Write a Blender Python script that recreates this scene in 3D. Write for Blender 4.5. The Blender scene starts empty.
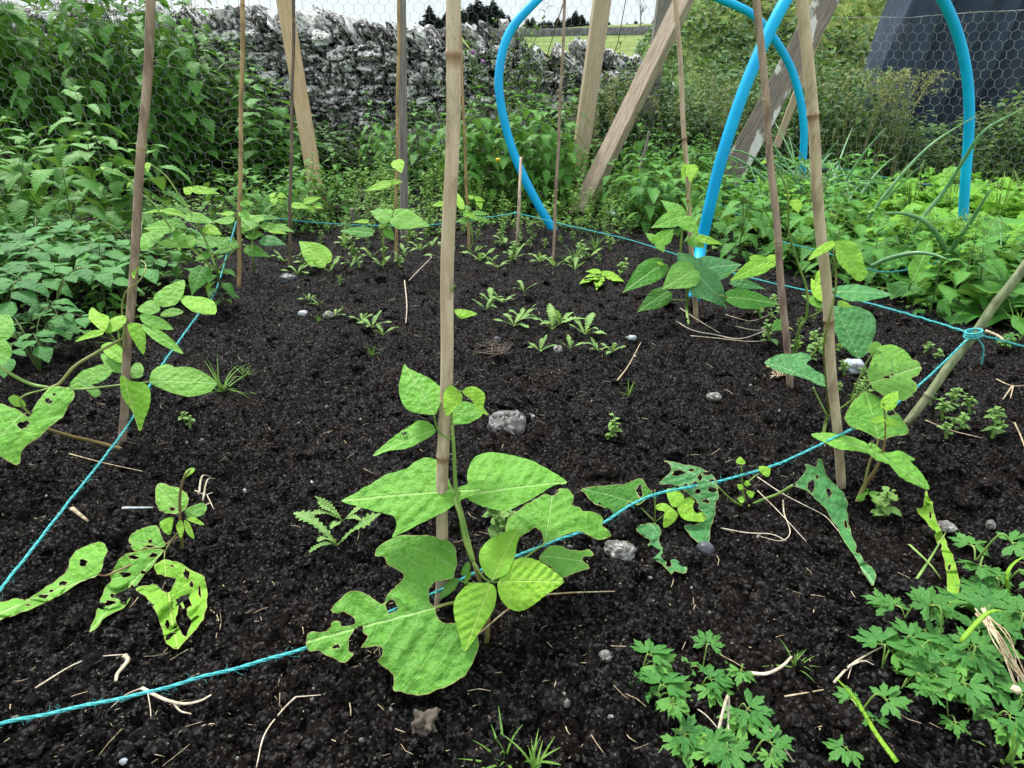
import bpy, math, random
import numpy as np
from math import radians, sin, cos, tan, pi
from mathutils import Vector, Matrix
random.seed(7)
rng = np.random.default_rng(11)
scene = bpy.context.scene
COL = scene.collection

# ---------------------------------------------------------------- camera
CAM_H = 0.70
PITCH = radians(23.5)
FOC = 683.0
cam_data = bpy.data.cameras.new('camera')
cam_data.sensor_width = 36.0
cam_data.lens = 36.0 * FOC / 1024.0
cam_data.clip_start = 0.02
cam_data.clip_end = 3000
cam = bpy.data.objects.new('camera', cam_data)
COL.objects.link(cam)
cam.location = (0, 0, CAM_H)
cam.rotation_euler = (radians(90) - PITCH, 0, 0)
scene.camera = cam
CO = np.array([0, 0, CAM_H])

def ray(px, py):
    dx = (px - 512) / FOC; dy = (384 - py) / FOC
    return np.array([dx, cos(PITCH) + dy * sin(PITCH), -sin(PITCH) + dy * cos(PITCH)])
def PY(px, py, y):
    r = ray(px, py); return CO + r * (y / r[1])
def PZ(px, py, z):
    r = ray(px, py); return CO + r * ((z - CAM_H) / r[2])
def PPL(px, py, P0, n):
    r = ray(px, py); n = np.asarray(n, float)
    return CO + r * (np.dot(np.asarray(P0) - CO, n) / np.dot(r, n))

# ---------------------------------------------------------------- noise
_perm = np.random.default_rng(3).permutation(4096)
_g = np.random.default_rng(4).normal(size=(4096, 3)); _g /= np.linalg.norm(_g, axis=1)[:, None]
def _h(ix, iy, iz):
    return _perm[(_perm[(_perm[ix & 4095] + iy) & 4095] + iz) & 4095]
def perlin(x, y, z=0.0):
    x, y, z = np.broadcast_arrays(np.asarray(x, float), np.asarray(y, float), np.asarray(z, float))
    ix = np.floor(x).astype(int); iy = np.floor(y).astype(int); iz = np.floor(z).astype(int)
    fx = x - ix; fy = y - iy; fz = z - iz
    u = fx*fx*fx*(fx*(fx*6-15)+10); v = fy*fy*fy*(fy*(fy*6-15)+10); w = fz*fz*fz*(fz*(fz*6-15)+10)
    r = 0
    for a in (0, 1):
        for b in (0, 1):
            for c in (0, 1):
                g = _g[_h(ix+a, iy+b, iz+c)]
                d = g[..., 0]*(fx-a) + g[..., 1]*(fy-b) + g[..., 2]*(fz-c)
                r = r + d * (u if a else 1-u) * (v if b else 1-v) * (w if c else 1-w)
    return r * 1.6
def fbm(x, y, z=0.0, o=4, s=1.0):
    t = 0; a = 1; f = s
    for i in range(o):
        t = t + a * perlin(x*f + i*17.3, y*f - i*9.1, z*f + i*5.7); a *= .5; f *= 2
    return t
def clods(x, y, cell, seed, thr=0.35):
    """rounded lumps scattered on a jittered grid, height relative to cell size"""
    x = x / cell; y = y / cell
    ix = np.floor(x).astype(int); iy = np.floor(y).astype(int)
    out = np.zeros_like(x)
    for a in (-1, 0, 1):
        for b in (-1, 0, 1):
            h = _h(ix+a, iy+b, np.full_like(ix, seed))
            jx = (h % 64) / 64.0; jy = ((h // 64) % 64) / 64.0
            h2 = _h(ix+a, iy+b, np.full_like(ix, seed+77))
            r = .35 + .6 * (h2 % 97) / 97.0
            q = ((h2 // 97) % 31) / 31.0
            ex = .7 + .6*q
            ddx = (x-(ix+a+jx)) * ex; ddy = (y-(iy+b+jy)) / ex
            d2 = (ddx*ddx+ddy*ddy) / (r*r)
            out = np.maximum(out, np.sqrt(np.clip(1-d2, 0, 1)) * r * (.4 + .6*q))
    return out

def gh(x, y):
    """broad shape of the bed"""
    x = np.asarray(x, float); y = np.asarray(y, float)
    return .022*perlin(x*1.7+3, y*1.7, 1.5) + .014*perlin(x*4.1, y*4.1+8, 2.5)
def SZ(x, y):
    """height of the crumbly soil surface"""
    X = np.asarray(x, float); Y = np.asarray(y, float)
    wx = .012*perlin(X*14, Y*14, 5.5); wy = .012*perlin(X*14, Y*14, 15.5)
    Z = gh(X, Y) + .008*fbm(X, Y, 4.4, 3, 9)
    Z = Z + .036*clods(X+wx, Y+wy, .10, 1)**1.1*np.clip(perlin(X*3, Y*3, 7)+.6, 0, 1)
    Z = Z + .028*clods(X+wx*.8, Y+wy*.8, .036, 2)*np.clip(perlin(X*7, Y*7, 3.7)+.85, .2, 1)
    Z = Z + .0125*clods(X+wx*.4, Y+wy*.4, .0145, 3)
    Z = Z + .0065*clods(X, Y, .0065, 4)
    return Z + .0030*fbm(X, Y, 2.2, 3, 130) - .006
def SM(x, y, k=.5, up=.006):
    """the soil's lumps without its fine crumbs"""
    X = np.asarray(x, float); Y = np.asarray(y, float)
    wx = .012*perlin(X*14, Y*14, 5.5); wy = .012*perlin(X*14, Y*14, 15.5)
    Z = gh(X, Y) + .008*fbm(X, Y, 4.4, 3, 9)
    Z = Z + .036*clods(X+wx, Y+wy, .10, 1)**1.1*np.clip(perlin(X*3, Y*3, 7)+.6, 0, 1)
    return Z + k*.028*clods(X+wx*.8, Y+wy*.8, .036, 2) + up
def G(px, py, dz=0.0):
    z = 0.0
    for _ in range(4):
        p = PZ(px, py, z); z = float(SM(p[0], p[1]))
    return np.array([p[0], p[1], z + dz])
def GW(x, y, dz=0.0):
    return np.array([x, y, float(gh(x, y)) + dz])

U_ = random.uniform
# ---------------------------------------------------------------- mesh builder
class MB:
    def __init__(s):
        s.V = []; s.Q = []; s.T = []; s.UV = []; s.tint = []; s.edge = []; s.n = 0
    def add(s, V, Q=None, T=None, UV=None, tint=0.5, edge=None):
        V = np.asarray(V, float); k = len(V)
        s.V.append(V)
        if Q is not None and len(Q): s.Q.append(np.asarray(Q, int) + s.n)
        if T is not None and len(T): s.T.append(np.asarray(T, int) + s.n)
        s.UV.append(np.zeros((k, 2)) if UV is None else np.asarray(UV, float))
        s.tint.append(np.full(k, tint, float) if np.isscalar(tint) else np.asarray(tint, float))
        s.edge.append(np.zeros(k) if edge is None else np.asarray(edge, float))
        s.n += k
    def build(s, name, mat, parent=None, loc=None, smooth=True, mesh_only=False):
        V = np.concatenate(s.V) if s.V else np.zeros((0, 3))
        loc = np.zeros(3) if loc is None else np.asarray(loc, float)
        V = V - loc
        Q = np.concatenate(s.Q) if s.Q else np.zeros((0, 4), int)
        T = np.concatenate(s.T) if s.T else np.zeros((0, 3), int)
        me = bpy.data.meshes.new(name)
        me.vertices.add(len(V)); me.vertices.foreach_set('co', V.astype(np.float32).ravel())
        li = np.concatenate([Q.ravel(), T.ravel()]).astype(np.int32)
        me.loops.add(len(li)); me.loops.foreach_set('vertex_index', li)
        tot = np.concatenate([np.full(len(Q), 4), np.full(len(T), 3)]).astype(np.int32)
        st = np.concatenate([[0], np.cumsum(tot)[:-1]]).astype(np.int32) if len(tot) else np.zeros(0, np.int32)
        me.polygons.add(len(tot)); me.polygons.foreach_set('loop_start', st)
        me.polygons.foreach_set('use_smooth', np.full(len(tot), smooth, bool))
        me.update(calc_edges=True)
        UV = np.concatenate(s.UV)
        uvl = me.uv_layers.new(name='UVMap'); uvl.data.foreach_set('uv', UV[li].astype(np.float32).ravel())
        for nm, arr in (('tint', s.tint), ('edge', s.edge)):
            a = me.attributes.new(nm, 'FLOAT', 'POINT'); a.data.foreach_set('value', np.concatenate(arr).astype(np.float32))
        if mat is not None: me.materials.append(mat)
        me.validate()
        if mesh_only: return me
        o = bpy.data.objects.new(name, me); COL.objects.link(o)
        if parent is not None:
            o.parent = parent; o.location = loc - np.array(parent.location)
        else:
            o.location = loc
        return o

def tag(o, label=None, cat=None, group=None, kind=None):
    if label: o['label'] = label
    if cat: o['category'] = cat
    if group: o['group'] = group
    if kind: o['kind'] = kind
    return o
def empty(name, loc, label, cat, group=None):
    o = bpy.data.objects.new(name, None); COL.objects.link(o)
    o.empty_display_size = .05; o.location = tuple(loc)
    return tag(o, label, cat, group)
def copy_tree(o, parent=None):
    c = o.copy(); COL.objects.link(c)
    if parent is not None: c.parent = parent
    for ch in list(o.children): copy_tree(ch, c)
    return c

def unit(v):
    v = np.asarray(v, float); return v / (np.linalg.norm(v) + 1e-12)
def smooth_path(pts, n=8):
    """Catmull-Rom"""
    P = [np.asarray(p, float) for p in pts]
    P = [2*P[0]-P[1]] + P + [2*P[-1]-P[-2]]
    out = []
    for i in range(1, len(P)-2):
        for k in range(n):
            t = k / n
            a, b, c, d = P[i-1], P[i], P[i+1], P[i+2]
            out.append(.5*((2*b) + (-a+c)*t + (2*a-5*b+4*c-d)*t*t + (-a+3*b-3*c+d)*t**3))
    out.append(P[-2]); return np.array(out)
def tube(mb, pts, rad, sides=8, tint=.5, edge=None, caps=True, flat=1.0):
    P = np.asarray(pts, float); n = len(P)
    R = np.full(n, rad, float) if np.isscalar(rad) else np.asarray(rad, float)
    T = np.gradient(P, axis=0); T /= (np.linalg.norm(T, axis=1)[:, None] + 1e-12)
    up = np.array([0, 0, 1.0]) if abs(T[0][2]) < .9 else np.array([1.0, 0, 0])
    N = unit(np.cross(T[0], up)); V = []
    ang = np.arange(sides) / sides * 2*pi
    for i in range(n):
        N = unit(N - T[i]*np.dot(N, T[i])); B = np.cross(T[i], N)
        V.append(P[i] + R[i]*(np.cos(ang)[:, None]*N + flat*np.sin(ang)[:, None]*B))
    V = np.concatenate(V)
    i = np.arange(n-1)[:, None]*sides; j = np.arange(sides)[None]; j2 = (j+1) % sides
    Q = np.stack([i+j, i+j2, i+sides+j2, i+sides+j], -1).reshape(-1, 4)
    L = np.concatenate([[0], np.cumsum(np.linalg.norm(np.diff(P, axis=0), axis=1))])
    UV = np.stack([np.repeat(L, sides), np.tile(ang/(2*pi), n)], 1)
    Tt = []
    if caps:
        V = np.concatenate([V, P[:1], P[-1:]]); UV = np.concatenate([UV, [[0, 0], [L[-1], 0]]])
        a = n*sides; b = a+1; k = (n-1)*sides
        Tt = [[a, (q+1) % sides, q] for q in range(sides)] + [[b, k+q, k+(q+1) % sides] for q in range(sides)]
    e = np.zeros(len(V))
    if edge is not None:
        e[:n*sides] = np.repeat(edge, sides)
    mb.add(V, Q, Tt, UV, tint, e)
def box(mb, A, B, w, t, side=None, tint=.5, bev=.004, segs=10, wob=0.0):
    """a plank from A to B, width w along `side`, thickness t"""
    A = np.asarray(A, float); B = np.asarray(B, float); d = unit(B-A)
    s = unit(side) if side is not None else np.array([1.0, 0, 0])
    s = unit(s - d*np.dot(s, d)); u = np.cross(d, s)
    hw, ht = w/2, t/2
    prof = np.array([(-hw+bev, -ht), (hw-bev, -ht), (hw, -ht+bev), (hw, ht-bev), (hw-bev, ht), (-hw+bev, ht), (-hw, ht-bev), (-hw, -ht+bev)])
    V = []
    for i in range(segs+1):
        c = A + (B-A)*i/segs
        k = 1 + wob*perlin(i*.7, w*91.0, t*37)
        for (a, b) in prof: V.append(c + s*a*k + u*b*k)
    V.append(A); V.append(B)
    Q = []; T = []
    for i in range(segs):
        for q in range(8):
            Q.append([i*8+q, i*8+(q+1) % 8, i*8+8+(q+1) % 8, i*8+8+q])
    a = len(V)-2; b = a+1
    for q in range(8):
        T.append([a, (q+1) % 8, q]); T.append([b, segs*8+q, segs*8+(q+1) % 8])
    per = np.concatenate([[0], np.cumsum(np.linalg.norm(np.diff(prof, axis=0), axis=1))]); Lt = np.linalg.norm(B-A); of = U_(0, 9)
    UV = [(of+Lt*i/segs, per[q]) for i in range(segs+1) for q in range(8)]+[(of, 0), (of+Lt, 0)]
    mb.add(V, Q, T, UV, tint)

# icospheres
def _ico(sub):
    import bmesh
    bm = bmesh.new(); bmesh.ops.create_icosphere(bm, subdivisions=sub, radius=1)
    V = np.array([v.co[:] for v in bm.verts]); T = np.array([[v.index for v in f.verts] for f in bm.faces]); bm.free()
    return V, T
ICO = {k: _ico(k) for k in (1, 2, 3, 4)}
def rotm(rx, ry, rz):
    return np.array(Matrix.Rotation(rz, 3, 'Z') @ Matrix.Rotation(ry, 3, 'Y') @ Matrix.Rotation(rx, 3, 'X'))
def rock(mb, c, size, rot=(0, 0, 0), seed=0.0, sub=3, boxy=.6, rough=.22, tint=.5):
    V, T = ICO[sub]
    p = np.abs(V); k = (p**4).sum(1)**.25
    W = V * ((1-boxy) + boxy/k[:, None]) if boxy else V.copy()
    d = 1 + rough*(perlin(V[:, 0]*1.3+seed, V[:, 1]*1.3, V[:, 2]*1.3+seed*.7)) + rough*.45*perlin(V[:, 0]*3.1-seed, V[:, 1]*3.1+seed, V[:, 2]*3.1)
    W = W * d[:, None] * np.asarray(size) * .5
    W = W @ rotm(*rot).T + np.asarray(c)
    mb.add(W, None, T, None, tint)

# ---------------------------------------------------------------- materials
class NT:
    def __init__(s, name):
        s.m = bpy.data.materials.new(name); s.m.use_nodes = True
        s.t = s.m.node_tree; s.t.nodes.clear()
        s.out = s.n('ShaderNodeOutputMaterial')
    def n(s, ty, **kw):
        nd = s.t.nodes.new(ty)
        for k, v in kw.items(): setattr(nd, k, v)
        return nd
    def l(s, a, b): s.t.links.new(a, b)
    def val(s, sock, v):
        if hasattr(v, 'is_output') or isinstance(v, bpy.types.NodeSocket): s.l(v, sock)
        else: sock.default_value = v
    def math(s, op, a, b=None, c=None, clamp=False):
        nd = s.n('ShaderNodeMath', operation=op); nd.use_clamp = clamp
        s.val(nd.inputs[0], a)
        if b is not None: s.val(nd.inputs[1], b)
        if c is not None: s.val(nd.inputs[2], c)
        return nd.outputs[0]
    def mix(s, f, a, b, bt='MIX'):
        nd = s.n('ShaderNodeMix', data_type='RGBA', blend_type=bt)
        s.val(nd.inputs[0], f); s.val(nd.inputs[6], a); s.val(nd.inputs[7], b)
        return nd.outputs[2]
    def ss(s, x, a, b):
        nd = s.n('ShaderNodeMapRange', interpolation_type='SMOOTHSTEP')
        s.val(nd.inputs[0], x); nd.inputs[1].default_value = a; nd.inputs[2].default_value = b
        return nd.outputs[0]
    def noise(s, scale, detail=3, rough=.55, vec=None, dist=0.0):
        nd = s.n('ShaderNodeTexNoise'); nd.inputs['Scale'].default_value = scale
        nd.inputs['Detail'].default_value = detail; nd.inputs['Roughness'].default_value = rough
        nd.inputs['Distortion'].default_value = dist
        if vec is not None: s.l(vec, nd.inputs['Vector'])
        return nd.outputs[0]
    def vor(s, scale, vec=None, feature='F1'):
        nd = s.n('ShaderNodeTexVoronoi', feature=feature); nd.inputs['Scale'].default_value = scale
        if vec is not None: s.l(vec, nd.inputs['Vector'])
        return nd
    def obj(s, sc=None):
        tc = s.n('ShaderNodeTexCoord'); o = tc.outputs['Object']
        if sc is None: return o
        mp = s.n('ShaderNodeMapping'); mp.inputs['Scale'].default_value = sc; s.l(o, mp.inputs[0]); return mp.outputs[0]
    def attr(s, nm):
        a = s.n('ShaderNodeAttribute'); a.attribute_name = nm; return a.outputs['Fac']
    def bsdf(s, col, rough=.6, spec=.5, bump=None, bstr=.3, bdist=.01, metal=0):
        b = s.n('ShaderNodeBsdfPrincipled')
        s.val(b.inputs['Base Color'], col); s.val(b.inputs['Roughness'], rough)
        b.inputs['Specular IOR Level'].default_value = spec; b.inputs['Metallic'].default_value = metal
        if bump is not None:
            bp = s.n('ShaderNodeBump'); bp.inputs['Strength'].default_value = bstr; bp.inputs['Distance'].default_value = bdist
            s.l(bump, bp.inputs['Height']); s.l(bp.outputs[0], b.inputs['Normal'])
        return b
    def done(s, sh):
        s.l(sh, s.out.inputs[0]); return s.m
def rgb(r, g, b): return (r, g, b, 1)

def leaf_mat(name, ca, cb, vein, N=6.5, k=.9, rough=.5, transl=.25, chew=False, veinamt=.75, spec=.26, quilt=1.0):
    t = NT(name)
    uv = t.n('ShaderNodeUVMap'); sp = t.n('ShaderNodeSeparateXYZ'); t.l(uv.outputs[0], sp.inputs[0])
    u, v = sp.outputs[0], sp.outputs[1]
    av = t.math('ABSOLUTE', v)
    o = t.obj()
    wob = t.math('MULTIPLY', t.math('SUBTRACT', t.noise(22, 2, .5, o), .5), .11)
    s_ = t.math('MULTIPLY', t.math('ADD', t.math('SUBTRACT', u, t.math('MULTIPLY', t.math('POWER', av, 1.15), k*1.15)), wob), N)
    s2 = t.math('ADD', s_, t.math('MULTIPLY', t.math('SIGN', v), .22))
    f = t.math('MULTIPLY', t.math('ABSOLUTE', t.math('SUBTRACT', t.math('FRACT', s2), .5)), 2)
    side = t.ss(f, .90, .985)
    midr = t.math('SUBTRACT', 1, t.ss(av, .004, .016))
    vm = t.math('MAXIMUM', t.math('MULTIPLY', side, .55), midr)
    tint = t.attr('tint')
    oi = t.n('ShaderNodeObjectInfo')
    ti = t.math('ADD', tint, t.math('MULTIPLY', t.math('SUBTRACT', oi.outputs['Random'], .5), .3), clamp=True)
    base = t.mix(ti, ca, cb)
    nz = t.noise(28, 3, .6, o)
    base = t.mix(t.math('MULTIPLY', t.ss(nz, .45, .75), .35), base, t.mix(.5, base, rgb(cb[0]*1.5, cb[1]*1.35, cb[2]*.9)))
    base = t.mix(t.math('MULTIPLY', t.ss(t.noise(9, 2, .5, o), .5, .72), .3), base, t.mix(.6, base, rgb(ca[0]*.7, ca[1]*.8, ca[2]*.8)))
    col = t.mix(t.math('MULTIPLY', vm, veinamt), base, vein)
    retv = t.n('ShaderNodeTexVoronoi', feature='DISTANCE_TO_EDGE'); retv.inputs['Scale'].default_value = 210; t.l(o, retv.inputs['Vector'])
    rl = t.math('SUBTRACT', 1, t.ss(retv.outputs['Distance'], .02, .14))
    col = t.mix(t.math('MULTIPLY', rl, veinamt*.16), col, vein)
    col = t.mix(t.math('MULTIPLY', t.ss(t.noise(330, 3, .6, o), .5, .68), .28), col, rgb(ca[0]*.6, ca[1]*.62, ca[2]*.6))
    sp2 = t.vor(170, o).outputs['Distance']
    col = t.mix(t.math('MULTIPLY', t.math('SUBTRACT', 1, t.ss(sp2, .08, .14)), .25), col, vein)
    if chew:
        col = t.mix(t.math('MULTIPLY', t.ss(t.attr('edge'), .3, .9), .75), col, rgb(.42, .33, .14))
    geo = t.n('ShaderNodeNewGeometry')
    col2 = t.mix(t.math('MULTIPLY', geo.outputs['Backfacing'], .35), col, t.mix(.5, col, rgb(.35, .5, .25)))
    ret = t.vor(95, o).outputs['Distance']
    hh = t.math('ADD', t.math('MULTIPLY', vm, -.35), t.math('ADD', t.math('MULTIPLY', ret, .45*quilt), t.math('MULTIPLY', t.noise(95, 3, .6, o), 1.5)))
    b = t.bsdf(col2, rough, spec, hh, .8, .0042)
    tr = t.n('ShaderNodeBsdfTranslucent'); t.l(t.mix(.5, col2, rgb(.3, .55, .04)), tr.inputs[0])
    mx = t.n('ShaderNodeMixShader'); mx.inputs[0].default_value = transl
    t.l(b.outputs[0], mx.inputs[1]); t.l(tr.outputs[0], mx.inputs[2])
    return t.done(mx.outputs[0])

M = {}
M['bean'] = leaf_mat('bean_leaf', rgb(.068, .25, .028), rgb(.175, .46, .048), rgb(.42, .68, .22), chew=True)
M['bean_pale'] = leaf_mat('bean_leaf_pale', rgb(.105, .31, .045), rgb(.21, .49, .06), rgb(.42, .6, .24), chew=True)
M['bean_young'] = leaf_mat('bean_leaf_young', rgb(.18, .45, .030), rgb(.30, .56, .04), rgb(.52, .74, .18), chew=True)
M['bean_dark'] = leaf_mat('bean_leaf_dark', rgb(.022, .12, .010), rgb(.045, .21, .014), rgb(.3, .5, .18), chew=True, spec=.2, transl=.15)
M['bean_blue'] = leaf_mat('bean_leaf_bluish', rgb(.038, .19, .055), rgb(.085, .32, .085), rgb(.33, .55, .28), chew=True, rough=.35)
M['nettle'] = leaf_mat('nettle_leaf', rgb(.035, .14, .018), rgb(.115, .33, .045), rgb(.2, .42, .11), N=7, k=1.1, rough=.45, transl=.18, veinamt=.45)
M['nettle_fresh'] = leaf_mat('nettle_leaf_fresh', rgb(.032, .16, .020), rgb(.115, .35, .045), rgb(.25, .45, .17), N=7, k=1.1, rough=.45, transl=.2, veinamt=.45)  # leaf's own colours, slightly greener than the other nettle leaf
M['potato'] = leaf_mat('potato_leaf', rgb(.028, .13, .026), rgb(.085, .27, .062), rgb(.2, .4, .18), N=6, k=.9, rough=.5, transl=.12, spec=.18)
M['lettuce'] = leaf_mat('salad_leaf', rgb(.085, .30, .015), rgb(.21, .50, .025), rgb(.4, .58, .2), N=6, transl=.25)
M['weed'] = leaf_mat('weed_leaf', rgb(.035, .10, .028), rgb(.12, .23, .06), rgb(.2, .33, .12), N=5, transl=.15, veinamt=.3)
M['weed_fresh'] = leaf_mat('weed_leaf_fresh', rgb(.08, .22, .035), rgb(.22, .42, .07), rgb(.35, .5, .2), N=5, transl=.2, veinamt=.3)  # leaf's own colours, brighter and yellower than the other weed leaf
M['dry'] = leaf_mat('seeding_grass', rgb(.22, .25, .09), rgb(.42, .40, .18), rgb(.5, .5, .3), N=5, transl=.15, veinamt=.2)
M['buttercup'] = leaf_mat('buttercup_leaf', rgb(.045, .19, .035), rgb(.14, .36, .06), rgb(.3, .5, .2), N=5, k=1.2, transl=.2, veinamt=.4)
M['seedling'] = leaf_mat('seedling_leaf', rgb(.13, .30, .06), rgb(.26, .45, .11), rgb(.45, .6, .3), N=8, transl=.22)

def stem_mat(name, ca, cb, rough=.5):
    t = NT(name); o = t.obj((1, 1, .4))
    c = t.mix(t.ss(t.noise(40, 3, .6, o), .4, .65), ca, cb)
    c = t.mix(t.math('MULTIPLY', t.attr('edge'), .8), c, rgb(.3, .09, .07))
    return t.done(t.bsdf(c, rough, .4, t.noise(200, 2, .5, o), .2, .001).outputs[0])
M['stem'] = stem_mat('green_stem', rgb(.14, .26, .05), rgb(.26, .38, .09))
M['stem_dark'] = stem_mat('weed_stem', rgb(.06, .12, .03), rgb(.14, .2, .06))
M['stem_brown'] = stem_mat('brownish_stem', rgb(.16, .13, .05), rgb(.22, .26, .08))
M['stem_red'] = stem_mat('reddish_stem', rgb(.25, .12, .07), rgb(.34, .2, .1))
M['onion'] = stem_mat('onion_leaf', rgb(.10, .24, .10), rgb(.17, .34, .15), .35)

def bamboo_mat(name, ca, cb, node):
    t = NT(name)
    uv = t.n('ShaderNodeUVMap'); mp = t.n('ShaderNodeMapping'); mp.inputs['Scale'].default_value = (3, 14, 1); t.l(uv.outputs[0], mp.inputs[0])
    o = t.obj((60, 60, 5))
    st = t.noise(1.0, 5, .65, o)
    c = t.mix(t.ss(st, .3, .7), ca, cb)
    c = t.mix(t.math('MULTIPLY', t.ss(t.noise(9, 4, .65, t.obj((4, 4, 1.3))), .46, .62), .62), c, rgb(ca[0]*.45, ca[1]*.4, ca[2]*.4))
    sp = t.vor(1.0, t.obj((420, 420, 210))).outputs['Distance']
    c = t.mix(t.math('MULTIPLY', t.math('SUBTRACT', 1, t.ss(sp, .1, .22)), .55), c, rgb(.10, .065, .05))
    c = t.mix(t.math('MULTIPLY', t.attr('edge'), 1.0), c, node)
    return t.done(t.bsdf(c, t.math('ADD', .42, t.math('MULTIPLY', st, .3)), .4, st, .35, .0015).outputs[0])
M['cane_tan'] = bamboo_mat('bamboo_tan', rgb(.43, .32, .23), rgb(.62, .51, .38), rgb(.26, .14, .08))
M['cane_brown'] = bamboo_mat('bamboo_brown', rgb(.25, .17, .125), rgb(.42, .32, .24), rgb(.42, .30, .2))
M['cane_grey'] = bamboo_mat('bamboo_greyish', rgb(.40, .30, .19), rgb(.57, .47, .33), rgb(.22, .11, .05))
M['cane_yellow'] = bamboo_mat('bamboo_yellow', rgb(.36, .24, .11), rgb(.48, .34, .17), rgb(.3, .18, .08))
M['cane_dark'] = bamboo_mat('bamboo_dark', rgb(.10, .07, .05), rgb(.19, .14, .10), rgb(.28, .18, .09))
M['cane_mossy'] = bamboo_mat('mossy_stick', rgb(.11, .14, .06), rgb(.27, .31, .16), rgb(.16, .15, .1))

def wood_mat(name, ca, cb, dark, pale=None, grain=(1, 1, .06), sc=60):
    t = NT(name); uvn = t.n('ShaderNodeUVMap'); mp = t.n('ShaderNodeMapping'); mp.inputs['Scale'].default_value = (.045, 1, 1); t.l(uvn.outputs[0], mp.inputs[0]); o = mp.outputs[0]; sc = sc*2.2
    g = t.noise(sc, 5, .6, o, .3)
    c = t.mix(t.ss(g, .32, .68), ca, cb)
    c = t.mix(t.math('MULTIPLY', t.ss(t.noise(sc*2.2, 3, .5, o), .58, .7), .8), c, dark)
    if pale is not None:
        c = t.mix(t.ss(t.noise(12, 4, .6, t.obj((1, 1, .25))), .56, .64), c, pale)
    return t.done(t.bsdf(c, .75, .25, g, .6, .004).outputs[0])
M['wood_new'] = wood_mat('sawn_softwood', rgb(.42, .30, .17), rgb(.56, .43, .27), rgb(.28, .16, .08))
M['wood_pale'] = wood_mat('weathered_softwood', rgb(.36, .28, .18), rgb(.50, .41, .29), rgb(.19, .12, .07))
M['wood_brown'] = wood_mat('brown_timber', rgb(.20, .155, .11), rgb(.40, .33, .24), rgb(.09, .06, .04))
M['wood_grey'] = wood_mat('grey_timber', rgb(.13, .12, .11), rgb(.27, .25, .22), rgb(.05, .045, .04))
M['wood_lichen'] = wood_mat('lichened_timber', rgb(.11, .09, .08), rgb(.26, .22, .18), rgb(.04, .03, .025), rgb(.55, .54, .5))

def simple(name, col, rough=.5, spec=.5, nz=0.0, sc=50, metal=0, c2=None):
    t = NT(name); o = t.obj(); n = t.noise(sc, 4, .6, o)
    c = t.mix(t.ss(n, .35, .7), col, c2) if c2 else col
    return t.done(t.bsdf(c, rough, spec, n, nz, .002, metal).outputs[0])
M['wire'] = simple('galvanised_wire', rgb(.20, .20, .19), .5, .5, .1, 14, .3, rgb(.46, .48, .48))
M['twine'] = simple('turquoise_twine', rgb(.035, .34, .36), .7, .3, .5, 300, 0, rgb(.12, .56, .57))
M['rag'] = simple('pale_blue_rag', rgb(.30, .50, .52), .8, .2, .4, 90, 0, rgb(.55, .66, .68))
M['straw'] = simple('dry_straw', rgb(.30, .22, .12), .7, .3, .3, 150, 0, rgb(.62, .53, .36))
M['root'] = simple('dry_root', rgb(.40, .33, .23), .75, .3, .4, 150, 0, rgb(.66, .6, .48))
M['bark'] = simple('bark', rgb(.06, .05, .04), .8, .2, .6, 20, 0, rgb(.16, .13, .1))
M['dot'] = simple('beetle_shell', rgb(.004, .004, .006), .25, .6)
M['flower_yellow'] = simple('yellow_petal', rgb(.75, .45, .02), .5, .3)
M['flower_purple'] = simple('purple_petal', rgb(.35, .12, .38), .6, .3)
M['mineral'] = simple('pale_marker', rgb(.28, .32, .36), .6, .3, .3, 160, 0, rgb(.52, .55, .57))

def pipe_mat():
    t = NT('blue_water_pipe'); o = t.obj()
    c = t.mix(t.ss(t.noise(3.5, 3, .6, o), .35, .7), rgb(.0, .36, .72), rgb(.0, .45, .80))
    spk = t.math('SUBTRACT', 1, t.ss(t.vor(90, o).outputs['Distance'], .09, .16))
    msk = t.math('MULTIPLY', spk, t.ss(t.noise(6, 2, .5, o), .5, .6))
    c = t.mix(t.math('MULTIPLY', msk, .8), c, rgb(.03, .05, .06))
    c = t.mix(t.math('MULTIPLY', t.ss(t.noise(22, 4, .7, o), .55, .75), .25), c, rgb(.15, .4, .55))
    return t.done(t.bsdf(c, .5, .28, t.noise(120, 2, .5, o), .08, .001).outputs[0])
M['pipe'] = pipe_mat()

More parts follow.
